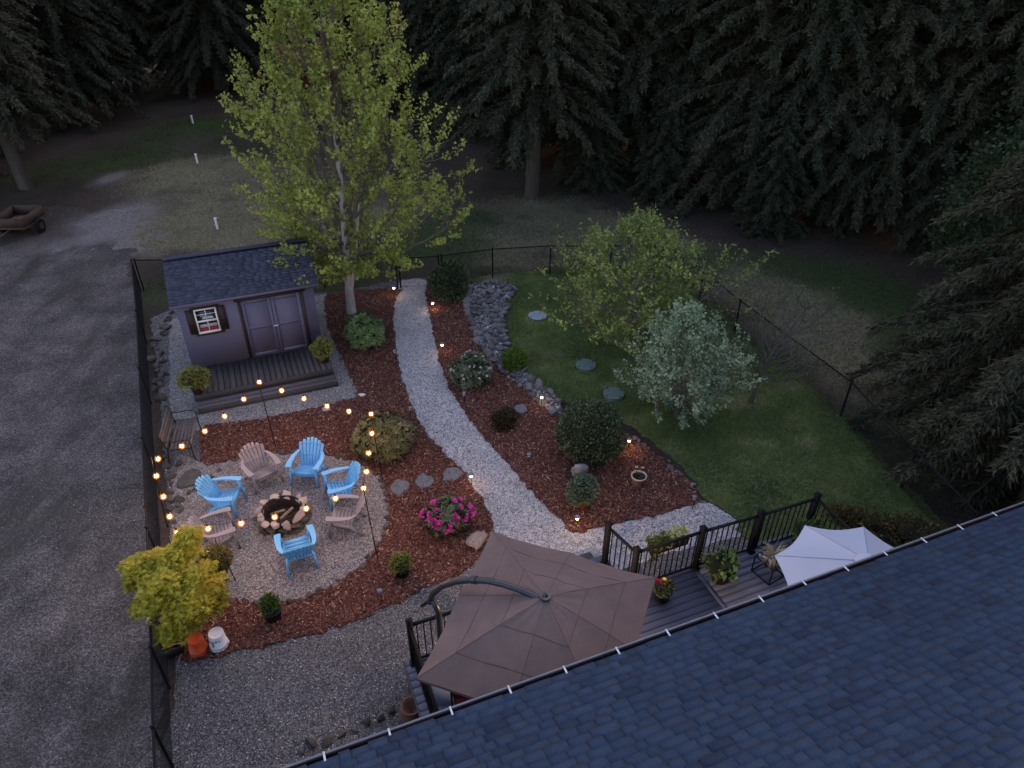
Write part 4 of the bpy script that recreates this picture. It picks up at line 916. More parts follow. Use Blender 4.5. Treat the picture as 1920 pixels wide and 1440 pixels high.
for a, e, r, th_, ti in tabs_mesh(-.12, SW + .14, 0, 0, PIT, int(math.hypot(RN + .16, RZ - EZ) / exps), exps, .16, .32, 5): tab_geo(b, a, e, r, th_ * .45, ti + .001, exps, -.16, EZ, PIT, gap=.001)
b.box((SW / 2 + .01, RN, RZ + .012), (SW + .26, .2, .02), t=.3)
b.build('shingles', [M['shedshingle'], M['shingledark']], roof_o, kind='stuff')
b = MB(); b.box((SW / 2 + .01, -.172, EZ - .045), (SW + .26, .022, .07)); b.build('fascia_board', M['shedwall'], shed)
# doors
def panel_door(x0, x1):
    b = MB(); z0_, z1_ = .40, 2.11; w = .085
    b.box(((x0 + x1) / 2, -.012, (z0_ + z1_) / 2), (x1 - x0, .022, z1_ - z0_))
    for xx in (x0 + w / 2, x1 - w / 2): b.box((xx, -.028, (z0_ + z1_) / 2), (w, .012, z1_ - z0_))
    for zz in (z0_ + w / 2, 1.27, z1_ - w / 2): b.box(((x0 + x1) / 2, -.027, zz), (x1 - x0 - 2 * w, .012, w))
    return b.build('door', M['sheddoor'], shed)
dl = panel_door(1.585, 2.352); dr = panel_door(2.362, 3.13)
b = MB(); b.box((2.37, -.055, 1.25), (.13, .02, .035)); b.build('latch', M['steelwhite'], dr)
for nm, c, s_ in (('door_frame', (1.535, -.03, 1.27), (.075, .05, 1.78)), ('door_frame', (3.185, -.03, 1.27), (.075, .05, 1.78)), ('door_head', (2.36, -.045, 2.185), (1.86, .08, .05))):
    b = MB(); b.box(c, s_); b.build(nm, M['shedtrim'], shed)
win = MB(); x0, x1, z0_, z1_ = .40, .955, 1.38, 2.10
for c, s_ in ((((x0 + x1) / 2, -.03, z1_ - .02), (x1 - x0, .05, .04)), (((x0 + x1) / 2, -.03, z0_ + .025), (x1 - x0, .06, .05)), ((x0 + .02, -.03, 1.74), (.04, .05, .63)), ((x1 - .02, -.03, 1.74), (.04, .05, .63)), (((x0 + x1) / 2, -.035, 1.74), (x1 - x0 - .08, .045, .045)), (((x0 + x1) / 2, -.025, 1.92), (.016, .02, .31)), (((x0 + x1) / 2, -.025, 1.57), (.016, .02, .29)), (((x0 + x1) / 2, -.026, 1.93), (x1 - x0 - .08, .016, .014))): win.box(c, s_)
wo_ = win.build('window', M['white'], shed)
b = MB(); b.box(((x0 + x1) / 2, -.004, 1.74), (x1 - x0 - .06, .006, .66)); b.build('pane', M['glassdark'], wo_)
b = MB(); b.box((.68, -.0105, 1.475), (.46, .004, .12)); b.build('red_blanket', M['redcloth'], wo_)
b = MB(); b.box((.68, -.0105, 1.585), (.44, .004, .09)); b.add([(.55, -.0105, 1.78), (.86, -.0105, 1.78), (.82, -.0105, 1.85), (.6, -.0105, 1.85)], [(0, 1, 2, 3)]); b.build('pale_folded_cloth', M['pale'], wo_)
for xx in (.285, 1.075):
    b = MB(); b.box((xx, -.015, 1.745), (.19, .03, .72)); s_ = b.build('shutter', M['shedtrim'], shed)
    b = MB()
    for zz in (2.02, 1.72): b.box((xx, -.034, zz), (.12, .008, .014))
    b.build('louvre', M['pole'], s_)
for zz, nm in ((2.125, 'window_head'), (1.345, 'window_sill')):
    b = MB(); b.box((.68, -.025, zz), (.72, .05, .05)); b.build(nm, M['shedtrim'], shed)
# deck and steps
sd = thing('shed_deck', 'dark weathered wooden platform with a step in front of the shed', 'deck', SO, TH)
bw = 3.56 / 24
bmesh_ = MB(); bmesh_.box((0, 0, 0), (bw - .016, 1.38, .035)); bm_ = bmesh_.mesh('board', M['sheddeck'])
for q in range(24):
    o = link('board', bm_, sd); o.location = (.01 + bw * (q + .5), -.705, zf - .025 + rng.normal() * .0015)
for c, s_, mt in (((1.78, -1.405, zf - .085), (3.6, .04, .16), 'sheddeck'), ((1.78, -.7, zf - .20), (3.5, 1.3, .12), 'sheddeck')):
    b = MB(); b.box(c, s_); b.build('rim_joist', M[mt], sd)
for q, (nn_, w_) in enumerate(((-1.52, .17), (-1.70, .17))):
    b = MB(); b.box((1.82, nn_, .175), (3.58, w_, .04)); b.build('tread', M['sheddeckw'], sd)
b = MB(); b.box((1.82, -1.79, .085), (3.60, .03, .15)); b.box((.05, -1.6, .08), (.04, .34, .14)); b.box((3.58, -1.6, .08), (.04, .34, .14)); b.build('riser', M['sheddeck'], sd)

# ------------------------------------------------------------------ string lights
def zp(px, py, z): return at(px, py, z)
poles = [((517, 838), (486, 722), 'black string light pole between the shed step and the grey chair'), ((717.5, 901), (696, 782), 'black string light pole behind the faded shrub'), ((709, 1052), (682, 920), 'black string light pole right of the fire circle'), ((314, 988), (283, 858), 'black string light pole by the left fence'), ((352, 1078), (332, 1000), 'black string light pole half hidden by the golden maple')]
PH = 1.9
tops = []
for bpx, tpx, lb in poles:
    p = at(*bpx); q = at(*tpx, PH); d = q - p
    if bpx == (352, 1078): d = np.array([0, 0, PH]); p = np.array([q[0], q[1], 0])
    t = thing('light_pole', lb, 'pole', (p[0], p[1], 0), group='poles carrying the string lights')
    b = MB(); b.tube([(0, 0, -.03), (d[0], d[1], PH + .04)], .011, 6); b.build('shaft', M['black'], t)
    b = MB(); b.tube([(d[0], d[1], PH + .03), (d[0] + .03, d[1], PH + .07), (d[0] + .06, d[1], PH + .05)], .006, 5); b.build('hook', M['black'], t)
    tops.append(np.array([p[0] + d[0], p[1] + d[1], PH]))
bulbs = [(283, 872, 1.80), (296, 860, 1.78), (341, 836, 1.75), (384, 808, 1.7), (421, 780, 1.7), (457, 748, 1.75), (486, 716, 1.83), (528, 732, 1.75), (570, 747, 1.65), (613, 761, 1.65), (654, 771, 1.7), (696, 776, 1.83), (697, 812, 1.74), (691, 849, 1.66), (687, 884, 1.68), (682, 915, 1.83), (629, 934, 1.68), (574, 953, 1.55), (515, 969, 1.48), (452, 981, 1.5), (390, 991, 1.62), (332, 998, 1.83), (318, 968, 1.6), (306, 931, 1.6), (293, 892, 1.72)]
bulbs = bulbs[1:]
sl_t = thing('string_lights', 'string of glowing amber bulbs hung between the poles round the fire circle', 'string lights', (tops[0][0], tops[0][1], 0))
o0 = np.array([tops[0][0], tops[0][1], 0])
order = [at(x_, y_, z_) for x_, y_, z_ in bulbs]
cable = MB()
for i_ in range(len(order)):
    a = order[i_] + (0, 0, .10); c = order[(i_ + 1) % len(order)] + (0, 0, .10); tt = np.linspace(0, 1, 5)[:, None]
    pts = a * (1 - tt) + c * tt; pts[:, 2] -= .05 * np.sin(tt[:, 0] * math.pi); cable.tube(pts - o0, .0045, 4, cap=False)
cable.build('cable', M['black'], sl_t)
bm1 = MB(); bm1.lathe([(0, -.055), (.022, -.05), (.042, -.025), (.046, 0), (.035, .03), (.018, .05), (0, .052)], 14); bm1.V = [v * 1.35 for v in bm1.V]; gm = bm1.mesh('bulb', M['bulbhalo'], True)  # shell enlarged to carry the painted halo
bm1 = MB(); bm1.ico((0, 0, -.005), (.030, .030, .034), 2); fm = bm1.mesh('filament', M['bulb'], True)
bm1 = MB(); bm1.tube([(0, 0, .045), (0, 0, .10)], [.018, .014], 8); sm = bm1.mesh('socket', M['black'])
for i_, p in enumerate(order):
    q = p - o0; o = link('bulb', gm, sl_t); o.location = tuple(q)
    link('filament', fm, o); link('socket', sm, o)
    ld = bpy.data.lights.new('bulb_light', 'POINT'); ld.energy = .95; ld.color = (1.0, .50, .18); ld.shadow_soft_size = .03
    lo = bpy.data.objects.new('bulb_light', ld); scene.collection.objects.link(lo); lo.parent = sl_t; lo.location = (q[0], q[1], q[2] - .09)

# ------------------------------------------------------------------ adirondack chairs
def make_chair(mat, label):
    t = thing('adirondack_chair', label, 'chair', group='adirondack chairs round the fire pit')
    # back slats (fan)
    nb = 7; b0y, b0z = -.15, .235; ht = .64
    def backpt(x_, s): # s: 0 bottom..1 top
        return np.array([x_, b0y - .10 * s - .30 * s ** 1.4 + .35 * x_ * x_ * (.3 + s), b0z + ht * s * .95])
    for q in range(nb):
        f = (q - (nb - 1) / 2) / ((nb - 1) / 2); top = 1.0 - .17 * f * f
        rows = 7; V = []
        for r in range(rows):
            s = top * r / (rows - 1); wid = (.47 + .17 * min(1, s * 1.15)) ; cx = f * wid * .43; hw = wid * .060
            if r == rows - 1: hw *= .8
            for dx in (-hw, hw):
                p = backpt(cx + dx, s); V.append(p); 
        V = np.array(V); Vb = V + np.array([0, -.018, -.004]); n = len(V); A = np.vstack([V, Vb]); F = []
        for r in range(rows - 1):
            i = r * 2; F += [(i, i + 1, i + 3, i + 2), (n + i, n + i + 2, n + i + 3, n + i + 1), (i, i + 2, n + i + 2, n + i), (i + 1, n + i + 1, n + i + 3, i + 3)]
        i = (rows - 1) * 2; F += [(i, i + 1, n + i + 1, n + i), (0, n, n + 1, 1)]
        b = MB(); b.add(A, F); b.build('back_slat', mat, t)
    for s, nm in ((.42, 'back_band'), (.03, 'back_band'), (.80, 'back_band')):
        b = MB(); xs = np.linspace(-.26 - .03 * s, .26 + .03 * s, 9); P_ = np.array([backpt(x_, s) + (0, -.02, 0) for x_ in xs])
        for a, c in zip(P_[:-1], P_[1:]): b.bar(a, c, .014, .075 if s > .1 else .05, up=(0, .3, 1))
        if s == .80: 
            pass
        b.build(nm, mat, t)
    # seat slats
    for q in range(6):
        f = q / 5; y_ = -.16 + f * .44; z_ = .245 + .115 * f + .0 
        b = MB(); b.box((0, y_, z_), (.50, .078, .018), ax=[(1, 0, 0), (0, .967, .25), (0, -.25, .967)]); b.build('seat_slat', mat, t)
    b = MB(); b.bar((-.25, .322, .35), (.25, .322, .35), .05, .05); b.bar((-.25, .338, .305), (.25, .338, .305), .018, .07); b.build('seat_front', mat, t)
    for sx in (-1, 1):
        b = MB()  # side rail
        b.bar((sx * .262, .33, .335), (sx * .262, -.30, .165), .03, .085); b.build('seat_rail', mat, t)
        # front leg: flared and tapered
        x0 = sx * .285; x1 = sx * .335
        V = [(x0 - .02, .30, .56), (x0 + .02, .30, .56), (x0 + .02, .37, .56), (x0 - .02, .37, .56), (x1 - .022, .36, 0), (x1 + .022, .36, 0), (x1 + .022, .42, 0), (x1 - .022, .42, 0)]
        b = MB(); b.add(V, [(0, 1, 2, 3), (4, 7, 6, 5), (0, 4, 5, 1), (1, 5, 6, 2), (2, 6, 7, 3), (3, 7, 4, 0)]); b.bar((x0, .345, .50), (sx * .235, .345, .30), .04, .035); b.build('leg', mat, t)
        V = [(sx * .27 - .018, -.20, .26), (sx * .27 + .018, -.20, .26), (sx * .27 + .018, -.10, .24), (sx * .27 - .018, -.10, .24), (sx * .30 - .02, -.46, 0), (sx * .30 + .02, -.46, 0), (sx * .30 + .02, -.40, 0), (sx * .30 - .02, -.40, 0)]
        b = MB(); b.add(V, [(0, 1, 2, 3), (4, 7, 6, 5), (0, 4, 5, 1), (1, 5, 6, 2), (2, 6, 7, 3), (3, 7, 4, 0)]); b.build('leg', mat, t)
        # arm paddle curving inwards at the back
        out = [(.265, .41), (.385, .41), (.40, .34), (.405, .15), (.395, -.05), (.365, -.20), (.315, -.30), (.27, -.335), (.255, -.30), (.285, -.2), (.30, -.05), (.295, .15), (.262, .36)]
        poly = [(sx * a, c) for a, c in out]
        if sx < 0: poly = poly[::-1]
        b = MB(); b.prism(poly, 0, .028)
        for V_ in b.V: V_[:, 2] += .555 + .02 * (V_[:, 1] < -.2)
        b.build('arm', mat, t)
    return t
pit = at(533, 975); pit[2] = 0
blue0 = make_chair(M['blue'], 'x'); grey0 = make_chair(M['mauve'], 'x')
chairs = [(577, 878, 'b', None, 'blue adirondack chair at the top of the circle facing the camera'), (648, 918, 'b', None, 'blue adirondack chair right of the fire pit with its back to the bed'), (562, 1040, 'b', None, 'blue adirondack chair seen from behind below the fire pit'), (416, 935, 'b', None, 'blue adirondack chair left of the fire pit beside the dark rocks'),
          (492, 880, 'g', None, 'taupe adirondack chair top left of the circle below the light pole'), (650, 978, 'g', None, 'taupe adirondack chair on the right beside the light pole'), (404, 1003, 'g', None, 'taupe adirondack chair lower left near the golden maple')]
first = {'b': blue0, 'g': grey0}; used = {'b': False, 'g': False}
FE = {577: ((552, 911), (594, 915), 0, 1), 492: ((485, 926), (527, 906), 0, 1), 416: ((447, 967), (459, 938), 0, 1), 562: ((550, 1082), (591, 1069), 0, -1),
      648: ((614, 909), (621, 930), .33, 1), 650: ((628, 955), (622, 981), .33, 1), 404: ((432, 977), (438, 1003), .33, 1)}
for x_, y_, c_, _, lb in chairs:
    f0, f1, fz, fs = FE[x_]; q0 = at(*f0, fz)[:2]; q1 = at(*f1, fz)[:2]; mq = (q0 + q1) / 2; d_ = q1 - q0; nrm = np.array([-d_[1], d_[0]]) / np.linalg.norm(d_)
    if nrm @ (pit[:2] - mq) < 0: nrm = -nrm
    p = mq - nrm * ((.32 if fz == 0 else .27) if fs > 0 else -.35); rz = math.atan2(nrm[1], nrm[0]) - math.pi / 2
    if not used[c_]:
        t = first[c_]; t.location = (p[0], p[1], .012); t.rotation_euler = (0, 0, rz); t['label'] = lb; used[c_] = True
        t.scale = (.97, .83, .97)
    else: dup(first[c_], (p[0], p[1], .012), rz, lb, (.97, .83, .97))

# ------------------------------------------------------------------ fire pit
fpit = thing('fire_pit', 'round fire pit of stacked reddish fieldstones with ash inside', 'fire pit', (pit[0], pit[1], 0))
for layer in range(3):
    n = 12; r_ = .50 - layer * .02
    for q in range(n):
        a = (q + .5 * layer) / n * 2 * math.pi + rng.normal() * .06
        kd = 'rockwarm' if layer == 2 else 'rockdark'
        o = stone(fpit, (math.cos(a) * r_, math.sin(a) * r_, .03 + layer * .115), .15, kd, .3, rot=a + math.pi / 2)
        o.scale = (.17 * random.uniform(.8, 1.25), .14 * random.uniform(.85, 1.1), .095 * random.uniform(.85, 1.15))
b = MB(); b.lathe([(0, .05), (.42, .05), (.42, .33), (.395, .33), (.395, .06)], 30); b.build('steel_liner', M['char'], fpit)
b = MB(); b.ico((0, 0, .06), (.38, .38, .05), 2, noise=.1, seed=3); b.build('ash_bed', M['char'], fpit)
for q, (dx, dy, an, l_, r_, mt, lb) in enumerate(((.08, .02, .9, .34, .035, 'wood', 'pale split log leaning in the fire pit'), (.14, -.14, .6, .55, .05, 'char', 'charred round log lying across the fire pit'), (-.12, .05, .2, .3, .03, 'wood', 'small pale stick lying in the ash of the fire pit'))):
    b = MB(); b.tube([(-l_ / 2, 0, -.03), (0, .01, 0), (l_ / 2, 0, .05)], [r_, r_ * 1.05, r_ * .9], 7); o = b.build('firewood', M[mt], loc=(pit[0] + dx, pit[1] + dy, .17), rz=an); tag(o, lb, 'log')

# ------------------------------------------------------------------ bench
bp = at(352, 838); ba = math.atan2(*(at(378, 800) - at(372, 860))[[1, 0]])
bench = thing('garden_bench', 'weathered slatted bench with black iron ends beside the rocks', 'bench', (bp[0], bp[1], 0), R_(-78) + R_(8) + math.pi / 2 + R_(90) - R_(90))
bench.rotation_euler = (0, 0, R_(104))
sm_ = MB(); sm_.box((0, 0, 0), (1.2, .065, .025)); slm = sm_.mesh('slat', M['benchwood'])
for q in range(6): o = link('slat', slm, bench); o.location = (0, -.22 + q * .082, .42 + .004 * abs(q - 2))
for q in range(4): o = link('slat', slm, bench); o.location = (0, .28 + q * .02, .52 + q * .095); o.rotation_euler = (R_(75), 0, 0)
for sx in (-1, 1):
    b = MB(); x_ = sx * .6
    b.tube([(x_, -.27, 0), (x_, -.24, .2), (x_, -.25, .42), (x_, -.25, .62), (x_, -.1, .66), (x_, .15, .64), (x_, .3, .66)], .016, 6); b.tube([(x_, .33, 0), (x_, .27, .4), (x_, .31, .62), (x_, .38, .88)], .016, 6); b.tube([(x_, -.25, .40), (x_, .27, .40)], .014, 6); b.build('iron_end', M['blackiron'], bench, smooth=True)

# ------------------------------------------------------------------ solar path lights
def solar(px, py, lit, label, h=.36, warm=False):
    p = at(px, py); t = thing('path_light', label, 'light', (p[0], p[1], 0), group='solar path lights')
    b = MB(); b.tube([(0, 0, -.05), (0, 0, h - .06)], .01, 6); b.build('stake', M['black'], t)
    b = MB(); b.lathe([(0, h - .07), (.03, h - .065), (.036, h), (0, h)], 12); b.build('lens', M['lens'] if lit else M['lensoff'], t, smooth=True)
    b = MB(); b.lathe([(0, h), (.062, h), (.05, h + .025), (.02, h + .04), (0, h + .042)], 14); b.build('cap', M['lampcap'], t, smooth=True)
    if lit:
        ld = bpy.data.lights.new('path_light_glow', 'POINT'); ld.energy = .2 if not warm else .35; ld.color = (1, .6, .3); ld.shadow_soft_size = .02
        lo = bpy.data.objects.new('path_light_glow', ld); scene.collection.objects.link(lo); lo.parent = t; lo.location = (.045, -.05, h - .05)
for a in [(740, 556, 1, 'lit path light by the gate on the left of the path'), (812, 582, 1, 'lit path light in the mulch below the gate shrub', .30, True), (830, 664, 1, 'lit path light in the mulch right of the path bend'), (1015, 763, 1, 'lit path light among the rocks at the lower end of the creek'), (1177, 845, 1, 'lit path light beside the clipped ball shrub', .36, True), (1081, 992, 1, 'lit path light at the bottom corner of the right mulch bed'), (884, 912, 1, 'lit path light at the path edge near the stepping stones'),
          (742, 678, 0, 'unlit path light on the left path edge below the bright shrub'), (771, 786, 0, 'unlit path light beside the faded shrub'), (871, 758, 0, 'unlit path light below the white flowering shrub'), (992, 874, 0, 'unlit path light midway down the right mulch bed'), (716, 1132, 0, 'unlit path light in the lower mulch near the black pot'), (1298, 955, 0, 'unlit path light at the right tip of the mulch bed'), (903, 660, 0, 'unlit path light at the creek edge above the white flowers'), (378, 1105, 0, 'unlit path light under the golden maple')]:
    solar(*a)

# ------------------------------------------------------------------ lids, pipes, trailer, buckets
def lid(px, py, r, h, mtop, mside, label, z=.03):
    p = at(px, py); t = thing('septic_lid', label, 'lid', (p[0], p[1], 0), group='round lids in the grass')
    b = MB(); b.lathe([(r, 0), (r, h * .8), (r * 1.03, h * .8), (r * 1.03, h)], 32); b.build('rim', M[mside], t)
    b = MB(); b.lathe([(0, h + .012), (r * .8, h + .008), (r * 1.03, h)], 32); b.lathe([(r * .30, h + .018), (r * .32, h + .018)], 20); b.build('cover', M[mtop], t)
    for q in range(4):
        a = q * math.pi / 2 + .6; b = MB(); b.tube([(math.cos(a) * r * .9, math.sin(a) * r * .9, h), (math.cos(a) * r * .9, math.sin(a) * r * .9, h + .02)], .018, 6); b.build('bolt', M['black'], t)
    return t
lid(1008, 596, .29, .10, 'lid', 'lidside', 'pale blue round lid in the grass near the creek top')
lid(1098, 690, .28, .13, 'lidgreen', 'lidside', 'dark green round lid in the middle of the lawn')
lid(1150, 745, .27, .15, 'lidgreen', 'lidside', 'dark green round lid closest to the silvery tree')
lid(255, 355, .32, .05, 'lid', 'lid', 'pale grey blue lid flush in the grass behind the driveway')
for px_, yt, yb, lb in ((366, 232, 248, 'white capped pipe standing farthest back on the grassy mound'), (376, 312, 328, 'white capped pipe in the middle of the grassy mound'), (410, 414, 436, 'white capped pipe just behind the shed roof')):
    p = at(px_, yb); p[2] = hgt(np.array([p[0]]), np.array([p[1]]))[0]
    t = thing('vent_pipe', lb, 'pipe', (p[0], p[1], p[2]), group='white pipes on the mound'); b = MB(); b.tube([(0, 0, -.1), (0, 0, .42)], .05, 10); b.build('pipe', M['white'], t, smooth=True); b = MB(); b.tube([(0, 0, .42), (0, 0, .48)], .06, 10); b.build('cap', M['white'], t, smooth=True)
tp = at(46, 436); tr_ = thing('utility_trailer', 'small rusty trailer with plywood sides parked at the driveway end', 'trailer', (tp[0], tp[1], 0), R_(2))
for nm, c, s_, mt in (('bed_floor', (0, 0, .45), (1.15, 1.5, .04), 'ply'), ('side_panel', (-.57, 0, .66), (.035, 1.5, .38), 'rust'), ('side_panel', (.57, 0, .66), (.035, 1.5, .38), 'rust'), ('end_panel', (0, .75, .66), (1.18, .035, .38), 'rust'), ('end_panel', (0, -.75, .66), (1.18, .035, .38), 'rust'), ('tow_bar', (0, -1.25, .40), (.07, 1.0, .07), 'rust'), ('axle', (0, 0, .3), (1.35, .06, .06), 'rust')):
    b = MB(); b.box(c, s_); b.build(nm, M[mt], tr_)
for sx in (-1, 1):
    b = MB(); b.tube([(sx * .64, 0, .28), (sx * .78, 0, .28)], .27, 18); w_ = b.build('wheel', M['black'], tr_); b = MB(); b.tube([(sx * .63, 0, .28), (sx * .79, 0, .28)], .14, 12); b.build('rim', M['rust'], w_)
for q in range(3):
    b = MB(); b.box((-.1 + q * .12, -.1, .485 + .003 * q), (.3, 1.1, .02), rz=.1 * q); b.build('plank', M['ply'], tr_)
def bucket(px, py, mat, label, print_=False, tilt=0.05):
    p = at(px, py); t = thing('bucket', label, 'bucket', (p[0], p[1], .035)); t.rotation_euler = (tilt, tilt, .3)
    b = MB(); b.lathe([(0, .355), (.118, .355), (.124, .365), (.128, .36), (.146, .10), (.155, .10), (.155, .075), (.148, .072), (.150, .02), (.158, .02), (.158, 0), (.15, 0)], 28); b.build('shell', M[mat], t, smooth=False)
    b = MB(); b.lathe([(.04, .358), (.045, .36), (.05, .358)], 20); b.build('base_ring', M[mat], t)
    b = MB(); a = np.linspace(-.9, 2.2, 14); b.tube(np.c_[.165 * np.cos(a), .165 * np.sin(a), .05 + .0 * a], .003, 4); b.tube([(.163, -.03, .05), (.163, .03, .05)], .012, 6); b.build('handle', M['white'] if print_ else M['blackiron'], t)
    if print_:
        for a0, z0_, w_, h_ in ((-1.75, .27, .05, .02), (-1.75, .235, .035, .025), (-1.75, .205, .03, .012), (-1.75, .175, .04, .016), (-1.75, .15, .03, .01), (-1.3, .28, .03, .03), (-2.25, .24, .02, .06), (-.9, .27, .03, .02)):
            b = MB(); rr = .1305 + (.36 - z0_) / .26 * .018; b.box((math.cos(a0 - .3) * rr, math.sin(a0 - .3) * rr, z0_), (.004, w_, h_), rz=a0 - .3); b.build('print', M['print'], t)
    return t
bucket(374, 1222, 'bucketorange', 'orange bucket upside down on the mulch beside the white bucket')
bucket(412, 1212, 'bucketwhite', 'white bucket with dark print, upside down beside the orange bucket', True)
tp = at(326, 1222); t = thing('tool_bin', 'dark crate of small garden tools in the shade under the golden maple', 'bin', (tp[0], tp[1], .03), .4)
b = MB()
for c, s_ in (((0, 0, .01), (.36, .26, .02)), ((-.18, 0, .1), (.02, .26, .2)), ((.18, 0, .1), (.02, .26, .2)), ((0, -.13, .1), (.36, .02, .2)), ((0, .13, .1), (.36, .02, .2))): b.box(c, s_)
b.build('box', M['blackpot'], t); b = MB(); b.tube([(-.2, .05, .1), (.22, -.1, .26)], .014, 6); b.tube([(-.1, -.08, .1), (-.05, .1, .3)], .01, 6); b.build('tool_handle', M['wood'], t)
# plant stand with clipped shrub, and feeder stake
pp = at(418, 1098); ps = thing('plant_stand', 'black iron stand holding a round dark shrub behind the taupe chair', 'plant stand', (pp[0], pp[1], 0))
for q in range(4):
    a = q * math.pi / 2 + .5; b = MB(); b.tube([(math.cos(a) * .24, math.sin(a) * .24, 0), (math.cos(a) * .2, math.sin(a) * .2, .45)], .011, 6); b.build('leg', M['blackiron'], ps)
b = MB(); b.lathe([(0, .36), (.17, .36), (.24, .58), (.25, .58), (.25, .60), (.22, .60)], 20); b.build('bowl', M['blackiron'], ps)
shrub('', '', 0, 0, .30, .24, L_olive, 4200, .04, 141, parent=ps, base_z=.5, pos=(0, 0, 0), rough=.05)
p = at(413, 1040); t = thing('garden_stake', 'thin stake with an orange tip between the shrub and taupe chair', 'stake', (p[0], p[1], 0)); b = MB(); b.tube([(0, 0, 0), (0, 0, .45)], .008, 5); b.build('rod', M['black'], t); b = MB(); b.tube([(0, 0, .45), (0, 0, .56)], .016, 8); b.build('tip', M['bucketorange'], t)

# ------------------------------------------------------------------ house deck
DZ = .5
dk = thing('house_deck', 'grey composite deck with black railings along the house', 'deck', HO, TH)
U0, US, U1, N0, N1 = 1.36, 7.0, 9.66, -.85, 2.98
rowsn = 27; bw = (N1 - N0) / rowsn
for (a, c, nm) in ((U0, US - .05, 'board'), (US + .05, U1, 'board')):
    b = MB(); b.box((0, 0, 0), (c - a, bw - .014, .028)); me = b.mesh('board', M['deck'])
    for q in range(rowsn): o = link('board', me, dk); o.location = ((a + c) / 2, N0 + bw * (q + .5), DZ - .014)
b = MB(); b.box((US, (N0 + N1) / 2, DZ - .013), (.09, N1 - N0, .03)); b.build('board', M['deck'], dk)
b = MB(); b.box((0, 0, 0), (1.95, bw - .014, .028)); me = b.mesh('board', M['deck'])
for q in range(6): o = link('board', me, dk); o.location = (4.58, N1 + bw * (q + .5), DZ - .014)
b = MB()
b.box(((U0 + U1) / 2, N1 + .012, DZ - .13), (U1 - U0, .024, .20)); b.box((U0 - .012, (N0 + N1) / 2, DZ - .13), (.024, N1 - N0, .2)); b.box((U1 + .012, (N0 + N1) / 2, DZ - .13), (.024, N1 - N0, .2))
b.box((4.58, N1 + 6 * bw + .012, DZ - .13), (1.98, .024, .2)); b.box((3.59, N1 + 3 * bw, DZ - .13), (.024, 6 * bw, .2)); b.box((5.57, N1 + 3 * bw, DZ - .13), (.024, 6 * bw, .2)); b.build('rim_board', M['deckside'], dk)
for q, w_ in enumerate((.3,)):
    b = MB(); b.box((3.4, N1 + .4, .25), (.36, .8, .04)); b.box((4.5, N1 + 6 * bw + .18, .25), (1.9, .32, .04)); b.build('step', M['deckside'], dk)
def post(u_, n_, top=1.08, z0_=DZ):
    b = MB(); b.box((u_, n_, z0_ + top / 2), (.09, .09, top)); b.box((u_, n_, z0_ + top + .012), (.115, .115, .024)); b.box((u_, n_, z0_ + top + .032), (.07, .07, .016)); b.box((u_, n_, z0_ + .02), (.13, .13, .04)); b.build('post', M['black'], dk)
def rail(a, c, zt=.99, zb=.09):
    a = np.array(a, float); c = np.array(c, float); L_ = np.linalg.norm(c - a); d = (c - a) / L_
    b = MB(); b.bar((*a, DZ + zt), (*c, DZ + zt), .05, .035); b.build('top_rail', M['black'], dk)
    b = MB(); b.bar((*a, DZ + zb), (*c, DZ + zb), .035, .03); b.build('bottom_rail', M['black'], dk)
    n = int(L_ / .112); key = 'bal'
    for q in range(n):
        p = a + d * L_ * (q + .5) / n; o = link('baluster', BAL, dk); o.location = (p[0], p[1], DZ + (zt + zb) / 2); 
b = MB(); b.box((0, 0, 0), (.018, .018, .9)); BAL = b.mesh('baluster', M['black'])
front = [(1.5, 2.86), (3.45, 2.86)]
post(1.5, 2.86); post(3.45, 2.86); rail((1.55, 2.86), (3.4, 2.86))
rail((1.5, 2.80), (1.5, .95)); post(1.5, .9); rail((1.5, .85), (1.5, -.8))
fp_ = [(5.62, 2.88), (7.0, 2.88), (8.25, 2.84), (9.55, 2.82)]
for q in fp_: post(*q)
for a, c in zip(fp_[:-1], fp_[1:]): rail((a[0] + .05, a[1]), (c[0] - .05, c[1]))
post(5.44, 3.60); rail((5.46, 3.55), (5.6, 2.93))
rail((9.55, 2.77), (9.55, 1.0)); post(9.55, .95); rail((9.55, .9), (9.55, -.8))

# brown cantilever umbrella
ub = thing('cantilever_umbrella', 'large brown square cantilever umbrella over the deck', 'umbrella', HO, TH)
cs = [at(x_, y_, 2.62) - HO for x_, y_ in ((780, 1272), (922, 995), (1230, 1083))]
cl = [np.array([c @ HU, c @ HN, 2.62]) for c in cs]; ctr = (cl[0] + cl[2]) / 2; cl.append(2 * ctr - cl[1])
cl = [np.array([c[0], c[1], 2.62]) for c in cl]
apex = np.array([ctr[0], ctr[1], 3.20])
mids = [(cl[i] + cl[(i + 1) % 4]) / 2 * .985 + ctr * .015 for i in range(4)]
for m_ in mids: m_[2] = 2.66
rimp = []
for i in range(4): rimp += [cl[i], mids[i]]
NS = 14
def canopy_pt(a, c, s, f):
    e0 = a; e1 = c; e = e0 * (1 - f) + e1 * f
    # the hem curves inwards between ribs
    e = e + (ctr - e) * (.012 * math.sin(f * math.pi)) * np.array([1, 1, 0])
    p = apex * (1 - s) + e * s; prof = s ** 1.12
    p[2] = apex[2] + (e[2] - apex[2]) * prof - .055 * math.sin(math.pi * f) * s * (1.2 - .55 * s) + .010 * math.sin(31 * s + 9 * f + a[0]) * math.sin(math.pi * f) + .006 * math.sin(17 * f + 13 * s)* s * math.sin(math.pi * f) + .012 * math.exp(-((s - .22) / .08) ** 2) * math.sin(f * 14)
    return p
